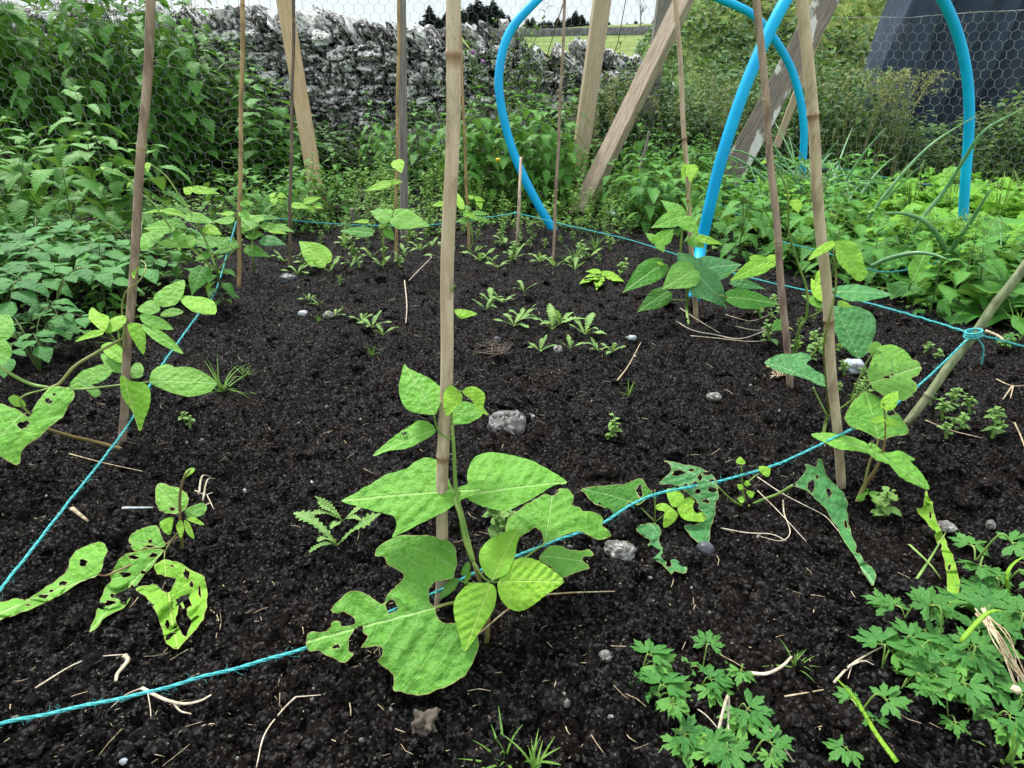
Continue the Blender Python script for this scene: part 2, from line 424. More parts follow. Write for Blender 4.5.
def soil_mat(name='wet_compost'):
    t = NT(name); o = t.obj()
    n1 = t.noise(5, 4, .6, o); n2 = t.noise(85, 6, .75, o); n3 = t.noise(480, 3, .7, o)
    def cells(sc, vec):
        v = t.vor(sc, vec); s_ = t.n('ShaderNodeSeparateColor'); t.l(v.outputs['Color'], s_.inputs[0]); return v.outputs['Distance'], s_.outputs[0], s_.outputs[1]
    d1, a1, b1 = cells(230, o); d2, a2, b2 = cells(88, o)
    d3, a3, b3 = cells(1.0, t.obj((420, 130, 300)))
    mixv = t.math('ADD', t.math('MULTIPLY', t.math('POWER', a1, 3.0), .40), t.math('MULTIPLY', t.math('POWER', a2, 2.6), .30))
    mixv = t.math('ADD', mixv, t.math('MULTIPLY', t.ss(t.noise(34, 4, .6, o), .35, .75), .28))
    mixv = t.math('ADD', mixv, t.math('MULTIPLY', t.math('SUBTRACT', t.attr('tint'), .5), .45), clamp=True)
    c = t.mix(mixv, rgb(.0012, .0011, .0011), rgb(.037, .034, .034))
    c = t.mix(t.math('MULTIPLY', t.ss(n1, .48, .62), .45), c, rgb(.019, .0135, .0105))
    c = t.mix(t.math('MULTIPLY', t.ss(n3, .60, .70), .5), c, rgb(.075, .063, .055))
    c = t.mix(t.math('MULTIPLY', t.ss(b1, .93, .97), t.math('SUBTRACT', 1, t.ss(d1, .25, .45))), c, rgb(.15, .125, .10))
    c = t.mix(t.math('MULTIPLY', t.ss(b3, .955, .98), t.math('SUBTRACT', 1, t.ss(d3, .2, .4))), c, rgb(.17, .135, .09))
    h = t.math('ADD', t.math('MULTIPLY', n2, 1.0), t.math('ADD', t.math('MULTIPLY', n3, .45), t.math('MULTIPLY', t.math('SUBTRACT', 1, d1), .35)))
    rg = t.math('ADD', .26, t.math('MULTIPLY', t.ss(a1, .1, .6), .5))
    bs = t.bsdf(c, rg, .1, h, 1.0, .010)
    t.l(t.math('ADD', .05, t.math('MULTIPLY', t.ss(a1, .72, .9), .5)), bs.inputs['Specular IOR Level'])
    return t.done(bs.outputs[0])
M['soil'] = soil_mat()

def stone_mat(name, base, dark, pale, s=1.0, pl=(.5, .56)):
    t = NT(name); o = t.obj()
    n = t.noise(9*s, 6, .7, o); n2 = t.noise(22*s, 5, .7, o, .6)
    tin = t.attr('tint')
    c = t.mix(tin, rgb(base[0]*.5, base[1]*.5, base[2]*.5), base)
    c = t.mix(t.ss(n, .42, .55), dark, c)
    c = t.mix(t.ss(t.math('ADD', n2, t.math('MULTIPLY', t.math('SUBTRACT', tin, .5), .13)), pl[0], pl[1]), c, pale)
    return t.done(t.bsdf(c, .85, .2, t.math('ADD', n, n2), .8, .02/s).outputs[0])
M['limestone'] = stone_mat('lichened_limestone', rgb(.17, .165, .155), rgb(.012, .012, .011), rgb(.66, .67, .65), 1.3, (.485, .545))
M['pebble'] = stone_mat('garden_stone', rgb(.26, .25, .23), rgb(.10, .095, .085), rgb(.42, .42, .40), 5, (.5, .6))
M['pale_rock'] = stone_mat('pale_rock', rgb(.24, .23, .22), rgb(.04, .036, .033), rgb(.46, .46, .47), 5, (.52, .64))
M['slate'] = simple('slate_pebble', rgb(.035, .04, .05), .4, .5, .2, 60, 0, rgb(.10, .11, .125))

def grass_land():
    t = NT('pasture'); o = t.obj()
    n = t.noise(.35, 6, .65, o); n2 = t.noise(6, 5, .7, o)
    c = t.mix(t.ss(n, .35, .65), rgb(.10, .17, .035), rgb(.22, .27, .07))
    c = t.mix(t.math('MULTIPLY', t.ss(n2, .4, .7), .5), c, rgb(.08, .12, .03))
    return t.done(t.bsdf(c, .85, .2, n2, .8, .08).outputs[0])
M['pasture'] = grass_land()
def mound_mat():
    t = NT('rough_bank'); o = t.obj()
    n = t.noise(2.2, 6, .65, o); n2 = t.noise(25, 5, .7, o)
    c = t.mix(t.ss(n, .35, .65), rgb(.11, .15, .03), rgb(.27, .31, .07))
    c = t.mix(t.math('MULTIPLY', t.ss(n2, .45, .65), .7), c, rgb(.05, .08, .02))
    return t.done(t.bsdf(c, .85, .15, n2, .8, .05).outputs[0])
M['bank'] = mound_mat()
def sheet_mat():
    t = NT('black_plastic_sheet'); o = t.obj()
    n = t.noise(1.3, 4, .6, o); n2 = t.noise(9, 5, .7, o)
    c = t.mix(t.ss(n, .35, .7), rgb(.018, .030, .052), rgb(.036, .058, .092))
    c = t.mix(t.math('MULTIPLY', t.ss(n2, .5, .75), .4), c, rgb(.12, .13, .15))
    return t.done(t.bsdf(c, .7, .25, t.math('ADD', t.noise(4, 4, .6, t.obj((1.5, 1.5, .5))), t.math('MULTIPLY', n2, .2)), .6, .04).outputs[0])
M['sheet'] = sheet_mat()
M['conifer'] = simple('hazed_conifer_needles', rgb(.035, .065, .05), .8, .2, .5, 3, 0, rgb(.075, .115, .085))  # needle greens lightened and greyed: distance haze painted into the colour
M['field_wall'] = simple('field_wall_stone', rgb(.07, .075, .07), .9, .2, .5, 3, 0, rgb(.16, .16, .15))
# ---------------------------------------------------------------- leaf surfaces
def closed_smooth(P, k=3):
    P = np.asarray(P, float); n = len(P); out = []
    for i in range(n):
        a, b, c, d = P[i-1], P[i], P[(i+1) % n], P[(i+2) % n]
        for q in range(k):
            t = q/k
            out.append(.5*((2*b)+(-a+c)*t+(2*a-5*b+4*c-d)*t*t+(-a+3*b-3*c+d)*t**3))
    return np.array(out)
def inside(X, Y, P):
    r = np.zeros(X.shape, bool); n = len(P)
    for i in range(n):
        x1, y1 = P[i]; x2, y2 = P[(i+1) % n]
        if y1 == y2: continue
        c = ((y1 > Y) != (y2 > Y)) & (X < (x2-x1)*(Y-y1)/(y2-y1)+x1)
        r ^= c
    return r
def nearest(pts, polys):
    best = np.full(len(pts), 1e9); bp = pts.copy()
    for P in polys:
        A = P; B = np.roll(P, -1, axis=0); AB = B-A
        L2 = (AB**2).sum(1)+1e-15
        for s in range(0, len(pts), 4000):
            p = pts[s:s+4000]
            t = np.clip(((p[:, None]-A[None])*AB[None]).sum(2)/L2[None], 0, 1)
            q = A[None]+t[..., None]*AB[None]
            d = np.sqrt(((p[:, None]-q)**2).sum(2)); j = d.argmin(1)
            dd = d[np.arange(len(p)), j]; m = dd < best[s:s+4000]
            idx = np.arange(s, s+len(p))[m]
            best[idx] = dd[m]; bp[idx] = q[np.arange(len(p)), j][m]
    return best, bp
def lamina(mb, poly, P0, e1, e2, n, L, holes=(), cell=None, fold=.12, droop=.12, side_droop=.1, quilt=.0050, wave=.046, twist=0.0, tint=.5, seed=0, N=6.5, k=.9, curl=0.0):
    """fill an outline lying in the leaf's own plane with a fine grid, then give it its relief"""
    cell = cell or L/55
    mn = poly.min(0)-cell; mx = poly.max(0)+cell
    nx = int((mx[0]-mn[0])/cell)+1; ny = int((mx[1]-mn[1])/cell)+1
    gx, gy = np.meshgrid(mn[0]+np.arange(nx+1)*cell, mn[1]+np.arange(ny+1)*cell, indexing='ij')
    cx = gx[:-1, :-1]+cell/2; cy = gy[:-1, :-1]+cell/2
    keep = inside(cx, cy, poly)
    for h in holes: keep &= ~inside(cx, cy, h)
    I, J = np.nonzero(keep)
    if len(I) == 0: return
    idx = lambda i, j: i*(ny+1)+j
    Q = np.stack([idx(I, J), idx(I+1, J), idx(I+1, J+1), idx(I, J+1)], 1)
    used, inv = np.unique(Q, return_inverse=True); Q = inv.reshape(-1, 4)
    cnt = np.bincount(Q.ravel(), minlength=len(used))
    pts = np.stack([gx.ravel()[used], gy.ravel()[used]], 1)
    d, near = nearest(pts, [poly]+list(holes))
    snap = (cnt < 4) & (d < cell*1.6)
    pts[snap] = near[snap]; d[snap] = 0
    u = pts[:, 0]/L; v = pts[:, 1]/L; av = np.abs(v)
    z = fold*(np.sqrt(av*av+.0004)-.02) - droop*np.clip(u, 0, 2)**2 - side_droop*4*av*av + curl*np.clip(u, 0, 1)*v
    s = (u-av*k)*N + np.sign(v)*.22
    z += quilt*np.cos((s % 1)*2*pi)*-1*np.clip(av*12, 0, 1)*np.clip(1-av*1.2, .2, 1)
    z += wave*np.clip(av*3, 0, 1)*perlin(u*4+seed*3.1, v*4, seed)
    z += .010*perlin(u*16+seed, v*16, seed*2)
    W = P0 + pts[:, :1]*e1 + pts[:, 1:]*e2 + (z*L)[:, None]*n
    soil = SM(W[:, 0], W[:, 1], .7, .013)
    low = W[:, 2] < soil
    for _ in range(3):
        k_ = (CAM_H-soil)/np.maximum(CAM_H-W[:, 2], .05)
        W = np.where(low[:, None], CO+(W-CO)*k_[:, None], W); soil = SM(W[:, 0], W[:, 1], .7, .013)
    tn = tint + .12*perlin(u*3+seed, v*3, 1.0)
    mb.add(W, Q, None, np.stack([u, v], 1), np.clip(tn, 0, 1), np.clip(1-d/.0016, 0, 1)*(1 if holes else .45))
NUP = (0.0, -.55, .83)
def traced(mb, pts, base, tip, y, n=NUP, holes=(), **kw):
    n = unit(n); P0 = PY(base[0], base[1], y)
    T = PPL(tip[0], tip[1], P0, n)
    L = np.linalg.norm(T-P0); e1 = (T-P0)/L; e2 = np.cross(n, e1)
    def loc(p):
        w = PPL(p[0], p[1], P0, n)-P0; return [np.dot(w, e1), np.dot(w, e2)]
    poly = closed_smooth([loc(p) for p in pts])
    if holes:
        px_ = L/math.hypot(tip[0]-base[0], tip[1]-base[1]); q = poly/px_
        poly = poly + px_*np.stack([perlin(q[:, 0]*.35, q[:, 1]*.35, 1.7), perlin(q[:, 0]*.35, q[:, 1]*.35, 8.1)], 1)*1.3
    hs = []
    r = random.Random(int(base[0]*7+base[1]))
    for (hx, hy, rx, ry) in holes:
        a0 = r.random()*6
        hs.append(closed_smooth([loc((hx+rx*cos(a0+a)*r.uniform(.5, 1.35), hy+ry*sin(a0+a)*r.uniform(.5, 1.35))) for a in np.arange(11)/11*2*pi], 2))
    kw.setdefault('cell', .0017*max(1, y/.9)); kw.setdefault('seed', base[0]*.37)
    lamina(mb, poly, P0, e1, e2, n, L, hs, **kw)
    return P0
BEANO = [(0, 0), (-.045, .10), (-.03, .22), (.05, .36), (.17, .45), (.30, .475), (.44, .44), (.58, .35), (.72, .235), (.84, .13), (.93, .05), (1, .004)]
def bean_outline(L, w, asym=0.0):
    up = [(a*L, b*L*w*(1+asym)) for a, b in BEANO]; dn = [(a*L, -b*L*w*(1-asym)) for a, b in BEANO[1:-1]][::-1]
    return closed_smooth(np.array(up+dn), 2)
def semi(mb, base, tip, w, y, n=NUP, dz=0.0, **kw):
    n = unit(n); P0 = PY(base[0], base[1], y); T = PPL(tip[0], tip[1], P0, n)
    L = np.linalg.norm(T-P0); e1 = (T-P0)/L; e2 = np.cross(n, e1)
    kw.setdefault('cell', L/26); kw.setdefault('seed', base[0]*.37+tip[1])
    lamina(mb, bean_outline(L, w, .08*sin(base[0])), P0, e1, e2, n, L, (), **kw)
    return P0

# templates for scattered leaves: local x along, y across, both per unit length
def strip_template(w, rows=14, teeth=0, depth=.2, fold=.18, lobe_fwd=.6):
    us = np.linspace(0, 1, rows+1); V = []; UV = []
    cols = [-1, -.5, 0, .5, 1]
    for i, u in enumerate(us):
        k = w(u); f = 0
        if teeth:
            if i % 2 == 0: k *= (1-depth)
            else: f = lobe_fwd/rows
        for c in cols:
            yy = c*k; xx = u + (f if abs(c) == 1 else 0)
            V.append((xx, yy, fold*abs(yy))); UV.append((xx, yy))
    Q = []
    for i in range(rows):
        for c in range(4):
            a = i*5+c; Q.append((a, a+5, a+6, a+1))
    return np.array(V), np.array(Q), np.zeros((0, 3), int), np.array(UV)
def ov(m, p=.35, e=1.0):
    """ovate half width with its widest point at p"""
    def f(u):
        return m*((min(u, p)/p)**.55 if u < p else max(0, 1-((u-p)/(1-p))**1.5)**e)+.004
    return f
def palm_template(lobes=3, spread=2.1, deep=.5, teeth=3, tdeep=.12, nseg=40):
    V = [(0, 0, 0)]; UV = [(0, 0)]
    A = np.linspace(-spread/2, spread/2, nseg+1)
    rings = (.35, .7, 1.0)
    for r in rings:
        for a in A:
            ph = (a/spread+.5)*lobes; c = abs(2*(ph-math.floor(ph))-1)        # 0 at a lobe's centre
            R = 1-deep*c**2.2*r
            tt = ph*teeth; tc = abs(2*(tt-math.floor(tt))-1); R *= 1-tdeep*tc*(r == 1.0)
            R *= (1-.15*abs(a)/(spread/2))
            x, y = r*R*cos(a), r*R*sin(a)
            V.append((x, y, .10*abs(y)+.05*(1-c)*r)); UV.append((x, y))
    m = nseg+1; T = []; Q = []
    for j in range(nseg): T.append((0, 1+j, 2+j))
    for k in range(2):
        for j in range(nseg):
            a = 1+k*m+j; Q.append((a, a+m, a+m+1, a+1))
    return np.array(V), np.array(Q), np.array(T), np.array(UV)
TPL = {
    'nettle': strip_template(ov(.31, .26), 22, 1, .32),
    'nettle_far': strip_template(ov(.31, .28), 12, 1, .26),
    'ovate': strip_template(ov(.34, .35), 10),
    'bean': strip_template(ov(.40, .3), 12),
    'potato': strip_template(ov(.33, .38), 11, fold=.1),
    'lance': strip_template(ov(.12, .35), 6),
    'lance_wide': strip_template(ov(.18, .4), 7),
    'salad': strip_template(ov(.27, .62, .6), 14, 1, .15, .1),
    'dandelion': strip_template(ov(.16, .66, .8), 18, 1, .5, .12, .2),
    'tiny': strip_template(ov(.38, .45), 4),
    'butter': palm_template(3, 2.5, .60, 3, .20, 36),
    'butter2': palm_template(3, 1.7, .6, 2, .2, 24),
    'spray': palm_template(5, 2.6, .6, 2, .15, 30),
}
def add_leaf(mb, B, d, n, L, tmpl='ovate', bend=.5, tint=.5, wscale=1.0, wav=.04, sd=None):
    V, Q, T, UV = TPL[tmpl]
    d = unit(d); n = np.asarray(n, float); n = n-d*np.dot(n, d); n = unit(n); s = np.cross(n, d)
    x = V[:, 0]; y = V[:, 1]*wscale; z = V[:, 2].copy()
    if sd is None: sd = random.random()*50
    if wav: z = z + wav*np.sin(x*9+sd+np.sign(y)*1.3)*np.abs(y)*3
    if abs(bend) > 1e-3:
        X = np.sin(bend*x)/bend; Z = -(1-np.cos(bend*x))/bend
        X = X + z*np.sin(bend*x); Z = Z + z*np.cos(bend*x)
    else: X, Z = x, z
    mb.add(np.asarray(B)+L*(X[:, None]*d+y[:, None]*s+Z[:, None]*n), Q, T, np.stack([UV[:, 0], UV[:, 1]*wscale], 1), tint)
U = random.uniform
def azi(a, el=0.0): return np.array([cos(a)*cos(el), sin(a)*cos(el), sin(el)])

# ---------------------------------------------------------------- plant prototypes (each returns (stem MB, foliage MB) round the origin)
def nettle_plant(h, lmax, lean=.15, far=False, gap=.05):
    st, fo = MB(), MB()
    a0 = U(0, 6.3); top = np.array([cos(a0)*lean*h, sin(a0)*lean*h, h])
    n = max(4, int(h/gap)); P = []
    for i in range(n+1):
        t = i/n; P.append(top*np.array([t**1.6, t**1.6, t]))
    P = np.array(P); tube(st, P, np.linspace(.0035, .0015, n+1), 5)
    az = U(0, pi)
    for i in range(1, n+1):
        t = i/n; L = lmax*(.55+.6*math.sin(min(1, t*1.25)*pi*.75))*(1 if t < .85 else .45+.55*(1-t)/.15)*U(.8, 1.15)
        az += pi/2+U(-.2, .2)
        for k in (0, 1):
            a = az+k*pi+U(-.2, .2); el = U(-.15, .35) if t < .85 else U(.3, .9)
            d = azi(a, el); pet = L*.28
            B = P[i]+d*pet; tube(st, [P[i], B], [.0011, .0009], 3, caps=False)
            add_leaf(fo, B, azi(a, el-.25), (0, 0, 1), L, 'nettle_far' if far else 'nettle', U(.5, 1.3), min(1, max(0, .25+.5*t+U(-.2, .2))), U(.85, 1.1))
    for k in range(4):
        a = U(0, 6.3); add_leaf(fo, P[-1], azi(a, .8), (0, 0, 1), lmax*.3, 'nettle_far', .4, U(.7, 1))
    return st, fo
def willow_weed(h, L0, tm='lance_wide', gap=.025, lean=.1, side=0):
    st, fo = MB(), MB(); a0 = U(0, 6.3)
    def shoot(B, top, gp, LL):
        n = max(4, int(np.linalg.norm(top-B)/gp)); P = np.array([B+(top-B)*(i/n)*np.array([1, 1, 1.0])+np.array([0, 0, .0]) for i in range(n+1)])
        tube(st, P, np.linspace(.003, .0012, n+1), 4, caps=False)
        a = U(0, 6)
        for i in range(1, n+1):
            t = i/n; a += 2.4
            add_leaf(fo, P[i], azi(a, U(.1, .8)), (0, 0, 1), LL*(.5+.7*math.sin(pi*min(.95, t*.8+.15)))*U(.75, 1.2), tm, U(.3, 1.2), min(1, max(0, .2+.6*t+U(-.2, .2))))
    top = np.array([cos(a0)*lean*h, sin(a0)*lean*h, h]); shoot(np.zeros(3), top, gap, L0)
    for k in range(side):
        t = U(.25, .75); a = U(0, 6.3); B = top*t
        shoot(B, B+np.array([cos(a)*.14*h, sin(a)*.14*h, .3*h]), gap, L0*.7)
    return st, fo
def plume_weed(h):
    """dead-looking seeding grass and dock heads"""
    st, fo = MB(), MB()
    for k in range(9):
        a = U(0, 6.3); l = U(.05, .3)*h; P = smooth_path([(0, 0, 0), (cos(a)*l*.3, sin(a)*l*.3, h*.55), (cos(a)*l, sin(a)*l, h*U(.8, 1)), (cos(a)*l*1.6, sin(a)*l*1.6, h*U(.8, 1))], 5)
        tube(st, P, np.linspace(.0018, .0008, len(P)), 3, caps=False)
        for i in range(6, len(P)):
            for q in range(5):
                add_leaf(fo, P[i]+np.array([U(-1, 1), U(-1, 1), U(-1, 1)])*.012, azi(U(0, 6.3), U(-.3, 1)), (0, 0, 1), U(.012, .03), 'tiny', .2, U(0, 1), .5)
    return st, fo
def potato_plant(R, h, n=9, L=.07):
    st, fo = MB(), MB()
    for k in range(n):
        a = k*2.4+U(-.3, .3); r = R*U(.6, 1.1); hh = h*U(.7, 1.1)
        P = smooth_path([(0, 0, 0), (cos(a)*r*.25, sin(a)*r*.25, hh*.75), (cos(a)*r*.65, sin(a)*r*.65, hh), (cos(a)*r, sin(a)*r, hh*.82)], 5)
        tube(st, P, np.linspace(.0035, .0012, len(P)), 5, caps=False)
        for i in (7, 10, 13):
            if i >= len(P): continue
            for sgn in (-1, 1):
                d = azi(a+sgn*U(.9, 1.3), U(-.1, .2)); LL = L*U(.75, 1.1)*(.65+.35*i/13)
                add_leaf(fo, P[i]+d*.008, d, (0, 0, 1), LL, 'potato', U(.3, .9), U(.1, .9), 1.0)
        add_leaf(fo, P[-1], azi(a, -.2), (0, 0, 1), L*1.25, 'potato', .6, U(.3, 1), 1.05)
    return st, fo
def rosette(n, L, tm='salad', el=(.3, 1.0), bend=(.6, 1.4), stalk=.3, tl=.5):
    st, fo = MB(), MB()
    for k in range(n):
        a = k*2.4+U(-.4, .4); e = U(*el); l = L*U(.6, 1.15); d = azi(a, e)
        B = d*l*stalk; tube(st, [(0, 0, 0), B, B+d*l*.1], [.0022*L/.15+.0005, .0015*L/.15+.0004, .0008], 4, caps=False)
        add_leaf(fo, B, d, (0, 0, 1), l, tm, U(*bend), min(1, max(0, tl+U(-.35, .35))), U(.85, 1.2), .08)
    return st, fo
def buttercup_plant(n, R, s, hmin=.02, hmax=.07):
    st, fo = MB(), MB()
    for k in range(n):
        a = U(0, 6.3); r = R*math.sqrt(U(.02, 1)); h = U(hmin, hmax)
        C = np.array([cos(a)*r, sin(a)*r, h]); P = smooth_path([(0, 0, 0), C*np.array([.5, .5, 1.15]), C], 4)
        tube(st, P, .0011, 4, caps=False)
        a2 = a+U(-.6, .6); sz = s*U(.6, 1.15); tn = U(.05, .95); up = unit((U(-.45, .45), U(-.45, .45), 1))
        for q, (da, k2) in enumerate(((0, 1), (1.35, .85), (-1.35, .85))):
            d = azi(a2+da, U(-.15, .15)); B = C+d*sz*.12
            tube(st, [C, B], .0008, 3, caps=False)
            add_leaf(fo, B, d, up, sz*k2*.8, 'butter', U(.1, .7), min(1, max(0, tn+U(-.15, .15))), 1.0, .03)
    return st, fo
def grass_tuft(n, L, w=.002, spread=.5, col=(.3, .9)):
    fo = MB()
    for k in range(n):
        a = U(0, 6.3); l = L*U(.4, 1.1); e = pi/2-abs(random.gauss(0, spread)); d = azi(a, e)
        B = np.array([U(-1, 1), U(-1, 1), 0])*L*.05; V = []; UV = []
        s = np.array([-sin(a), cos(a), 0]); bend = U(.2, 1.4); m = 7; o = azi(a, 0)
        for i in range(m+1):
            t = i/m; c = B+d*l*t + (o*.5-np.array([0, 0, 1]))*l*bend*.35*t*t
            ww = w*(1-t**1.6)+.0002
            V += [c-s*ww, c+np.array([0, 0, -.3*ww]), c+s*ww]; UV += [(t, -.3), (t, 0), (t, .3)]
        Q = []
        for i in range(m):
            for c in (0, 1): Q.append((i*3+c, i*3+3+c, i*3+4+c, i*3+1+c))
        fo.add(V, Q, None, UV, U(*col))
    return fo
def onion_plant(n, L, r=.007):
    st, fo = MB(), MB()
    for k in range(n):
        a = U(0, 6.3); l = L*U(.6, 1.1); e = U(.85, 1.4); o = azi(a, 0); dr = U(.1, 1.2)
        pts = []
        for i in range(11):
            t = i/10; pts.append(o*l*(cos(e)*t+.25*dr*t**2)+np.array([0, 0, l*(sin(e)*t-dr*.55*t**3)]))
        tube(fo, pts, [r*(1-.85*(i/10)**1.5)*(.7+.5*min(1, i/3)) for i in range(11)], 7, U(.2, .9))
    tube(st, [(0, 0, -.02), (0, 0, .03)], .011, 8)
    return st, fo
def spray_cloud(w, d, h, count, L, tm='nettle_far', top=.0, tl=(.0, .9), dens_low=True, lean=0):
    """a loose bank of leafy shoots"""
    st, fo = MB(), MB()
    k = 0
    while k < count:
        x = U(-w/2, w/2); y = U(-d/2, d/2); z = U(0, 1)**.8
        lim = 1-.35*abs(x/(w/2))**2-.25*(perlin(x*5, y*5, 3.3)+.3)
        if z > lim: continue
        k += 1; a = U(0, 6.3); e = U(-.4, .6)
        B = np.array([x, y, z*h])
        add_leaf(fo, B, azi(a, e), unit((U(-.4, .4), U(-.6, .2), 1)), L*U(.5, 1.25), tm, U(.2, 1.1), min(1, max(0, U(*tl)*.75+.3*z)), U(.8, 1.2), .04)
        if k % 9 == 0:
            tube(st, smooth_path([(x*.8, y*.8, 0), (x*.95, y*.95, z*h*.6), B], 3), .0022, 4, caps=False)
    return st, fo
def make_proto(name, stfo, fm, sm, label, cat, group, stem_name='stem', leaf_name='foliage'):
    st, fo = stfo
    root = empty(name, (0, 0, 0), label, cat, group)
    if st is not None and st.n: st.build(stem_name, sm, root)
    fo.build(leaf_name, fm, root)
    return root
class Scatter:
    """prototypes of one kind; the first placement moves the prototype itself, the later ones are copies"""
    def __init__(s, protos): s.p = protos; s.used = [False]*len(protos)
    def put(s, loc, rz=None, sc=1.0, label=None, group=None, i=None, tilt=0.0, sz=None):
        i = random.randrange(len(s.p)) if i is None else i % len(s.p)
        if s.used[i]: o = copy_tree(s.p[i])
        else: o = s.p[i]; s.used[i] = True
        o.location = tuple(loc); o.rotation_euler = (U(-tilt, tilt), U(-tilt, tilt), U(0, 6.28) if rz is None else rz)
        o.scale = (sc, sc, sc*(sz or 1))
        if label: o['label'] = label
        if group: o['group'] = group
        return o
    def finish(s):
        for o, u in zip(s.p, s.used):
            if not u:
                for c in list(o.children): bpy.data.objects.remove(c)
                bpy.data.objects.remove(o)
# ================================================================ SETTING
# far ground
def terrain(x, y):
    r = np.hypot(x, y)
    z = -.05 + 6.9*np.clip((y-9)/81, 0, 1) - .012*np.clip(y-90, 0, 900)
    z = z + np.clip((r-9)/40, 0, 1)*.35*perlin(x*.06, y*.06, 9.1) + np.clip((y-12)/40, 0, 1)*np.clip(x/60, 0, 1)*2
    bank = 2.0*(1-np.exp(-np.clip(x-1.25, 0, 50)/.45))*np.exp(-((y-9.6)/1.9)**2)*(1-np.clip((x-9)/6, 0, 1))
    z = z + bank*(1+.10*perlin(x*.9, y*.9, 2.0))
    return z
def fan(ys, half, nx):
    t = np.linspace(-1, 1, nx); X = np.outer(half(ys), t); Y = np.repeat(ys[:, None], nx, 1); return X, Y
def sheet_obj(name, X, Y, Z, mat):
    n, m = X.shape; mb = MB()
    i = np.arange(n-1)[:, None]*m; j = np.arange(m-1)[None]
    Q = np.stack([i+j, i+j+1, i+m+j+1, i+m+j], -1).reshape(-1, 4)
    mb.add(np.stack([X, Y, Z], -1).reshape(-1, 3), Q)
    return mb.build(name, mat)
ys = np.concatenate([np.linspace(-6, 6, 14), np.linspace(6.1, 14, 60), 14*np.exp(np.linspace(0, 1, 80)[1:]*math.log(2500/14))])
X, Y = fan(ys, lambda y: np.maximum(16, np.abs(y)*1.6), 340)
tag(sheet_obj('ground', X, Y, terrain(X, Y)-.02, M['pasture']), kind='structure')
# the bed: fine crumbly relief
ny = 560
ys = .30*np.exp(np.linspace(0, 1, ny)*math.log(5.3/.30))
X, Y = fan(ys, lambda y: .95*y+.35, 900)
Z = SZ(X, Y)
tag(sheet_obj('soil', X, Y, Z, M['soil']), kind='structure')
def surf(x, y):
    return float(SZ(x, y))
# loose crumbs
mb = MB()
def crumbs(n, rmin, rmax, p, ymax, sub):
    V, T = ICO[sub]; m = len(V)
    y = .40+(ymax-.40)*rng.random(n)**1.7; x = (rng.random(n)*2-1)*(.8*y+.25)
    k = (x > -1.35) & (x < 1.75); x, y = x[k], y[k]; n = len(x)
    r = rmin+(rmax-rmin)*rng.random(n)**p
    var = []
    for q in range(40):
        s = q*3.7; d = 1+.55*perlin(V[:, 0]*1.5+s, V[:, 1]*1.5, V[:, 2]*1.5+s)
        var.append((V*d[:, None]*np.array([U(.7, 1.4), U(.7, 1.4), U(.45, .85)]))@rotm(U(-.6, .6), U(-.6, .6), U(0, 6)).T)
    var = np.array(var); W = var[rng.integers(0, 40, n)]*r[:, None, None]
    z = SZ(x, y)+r*.25
    W = W+np.stack([x, y, z], 1)[:, None]
    mb.add(W.reshape(-1, 3), None, (T[None]+(np.arange(n)*m)[:, None, None]).reshape(-1, 3), None, np.repeat(rng.random(n)**1.5, m))
crumbs(42000, .0011, .0042, 1.6, 2.2, 1)
crumbs(9000, .0022, .006, 1.6, 4.2, 1)
crumbs(2600, .004, .014, 2.6, 2.6, 2)
V, T = ICO[3]
for k in range(420):
    y = .42+2.4*U(0, 1)**1.4; x = U(-1, 1)*(.8*y+.2)
    if x < -1.3 or x > 1.6: continue
    r = U(.009, .024)*(.6 if U(0, 1) < .6 else 1); s = U(0, 99)
    d = 1+.5*perlin(V[:, 0]*1.3+s, V[:, 1]*1.3, V[:, 2]*1.3+s)+.22*perlin(V[:, 0]*4+s, V[:, 1]*4, V[:, 2]*4)
    W = (V*d[:, None]*np.array([1.2, .95, .7])*r)@rotm(U(-.5, .5), U(-.5, .5), U(0, 6)).T
    mb.add(W+np.array([x, y, float(SM(x, y))+r*.15]), None, T, None, U(.1, .75))
tag(mb.build('soil_crumbs', M['soil'], smooth=False), 'dark crumbs of compost lying loose all over the bed', 'soil crumbs', kind='stuff')
# litter
mb = MB()
for k in range(2800):
    y = .42+3.3*U(0, 1)**1.5; x = U(-1, 1)*(.8*y+.25)
    if x < -1.4 or x > 1.7: continue
    if perlin(x*2.3, y*2.3, 6.1) < U(-.5, .35): continue
    L = .003+.032*U(0, 1)**3.2; a = U(0, pi); z = surf(x, y)+.003
    d = azi(a, U(-.15, .2)); c = np.array([x, y, z])
    s = np.array([-sin(a), cos(a), 0])*U(-.12, .12)*L
    tube(mb, [c-d*L/2, c+s, c+d*L/2], U(.0003, .0008), 4, flat=U(.4, 1))
tag(mb.build('straw_litter', M['straw']), 'pale bits of straw and fibre scattered over the dark soil', 'litter', kind='stuff')
mb = MB()
for k in range(240):
    y = .42+3.3*U(0, 1)**1.5; x = U(-1, 1)*(.8*y+.25)
    if x < -1.4 or x > 1.7: continue
    r = U(.0015, .0055); rock(mb, (x, y, surf(x, y)+r*.3), (r*2, r*1.6, r*1.3), (U(0, 3), U(0, 3), U(0, 3)), k, 2, .3, .25, U(0, 1))
tag(mb.build('grit', M['pebble']), 'small pale grit and chips lying in the soil', 'grit', kind='stuff')

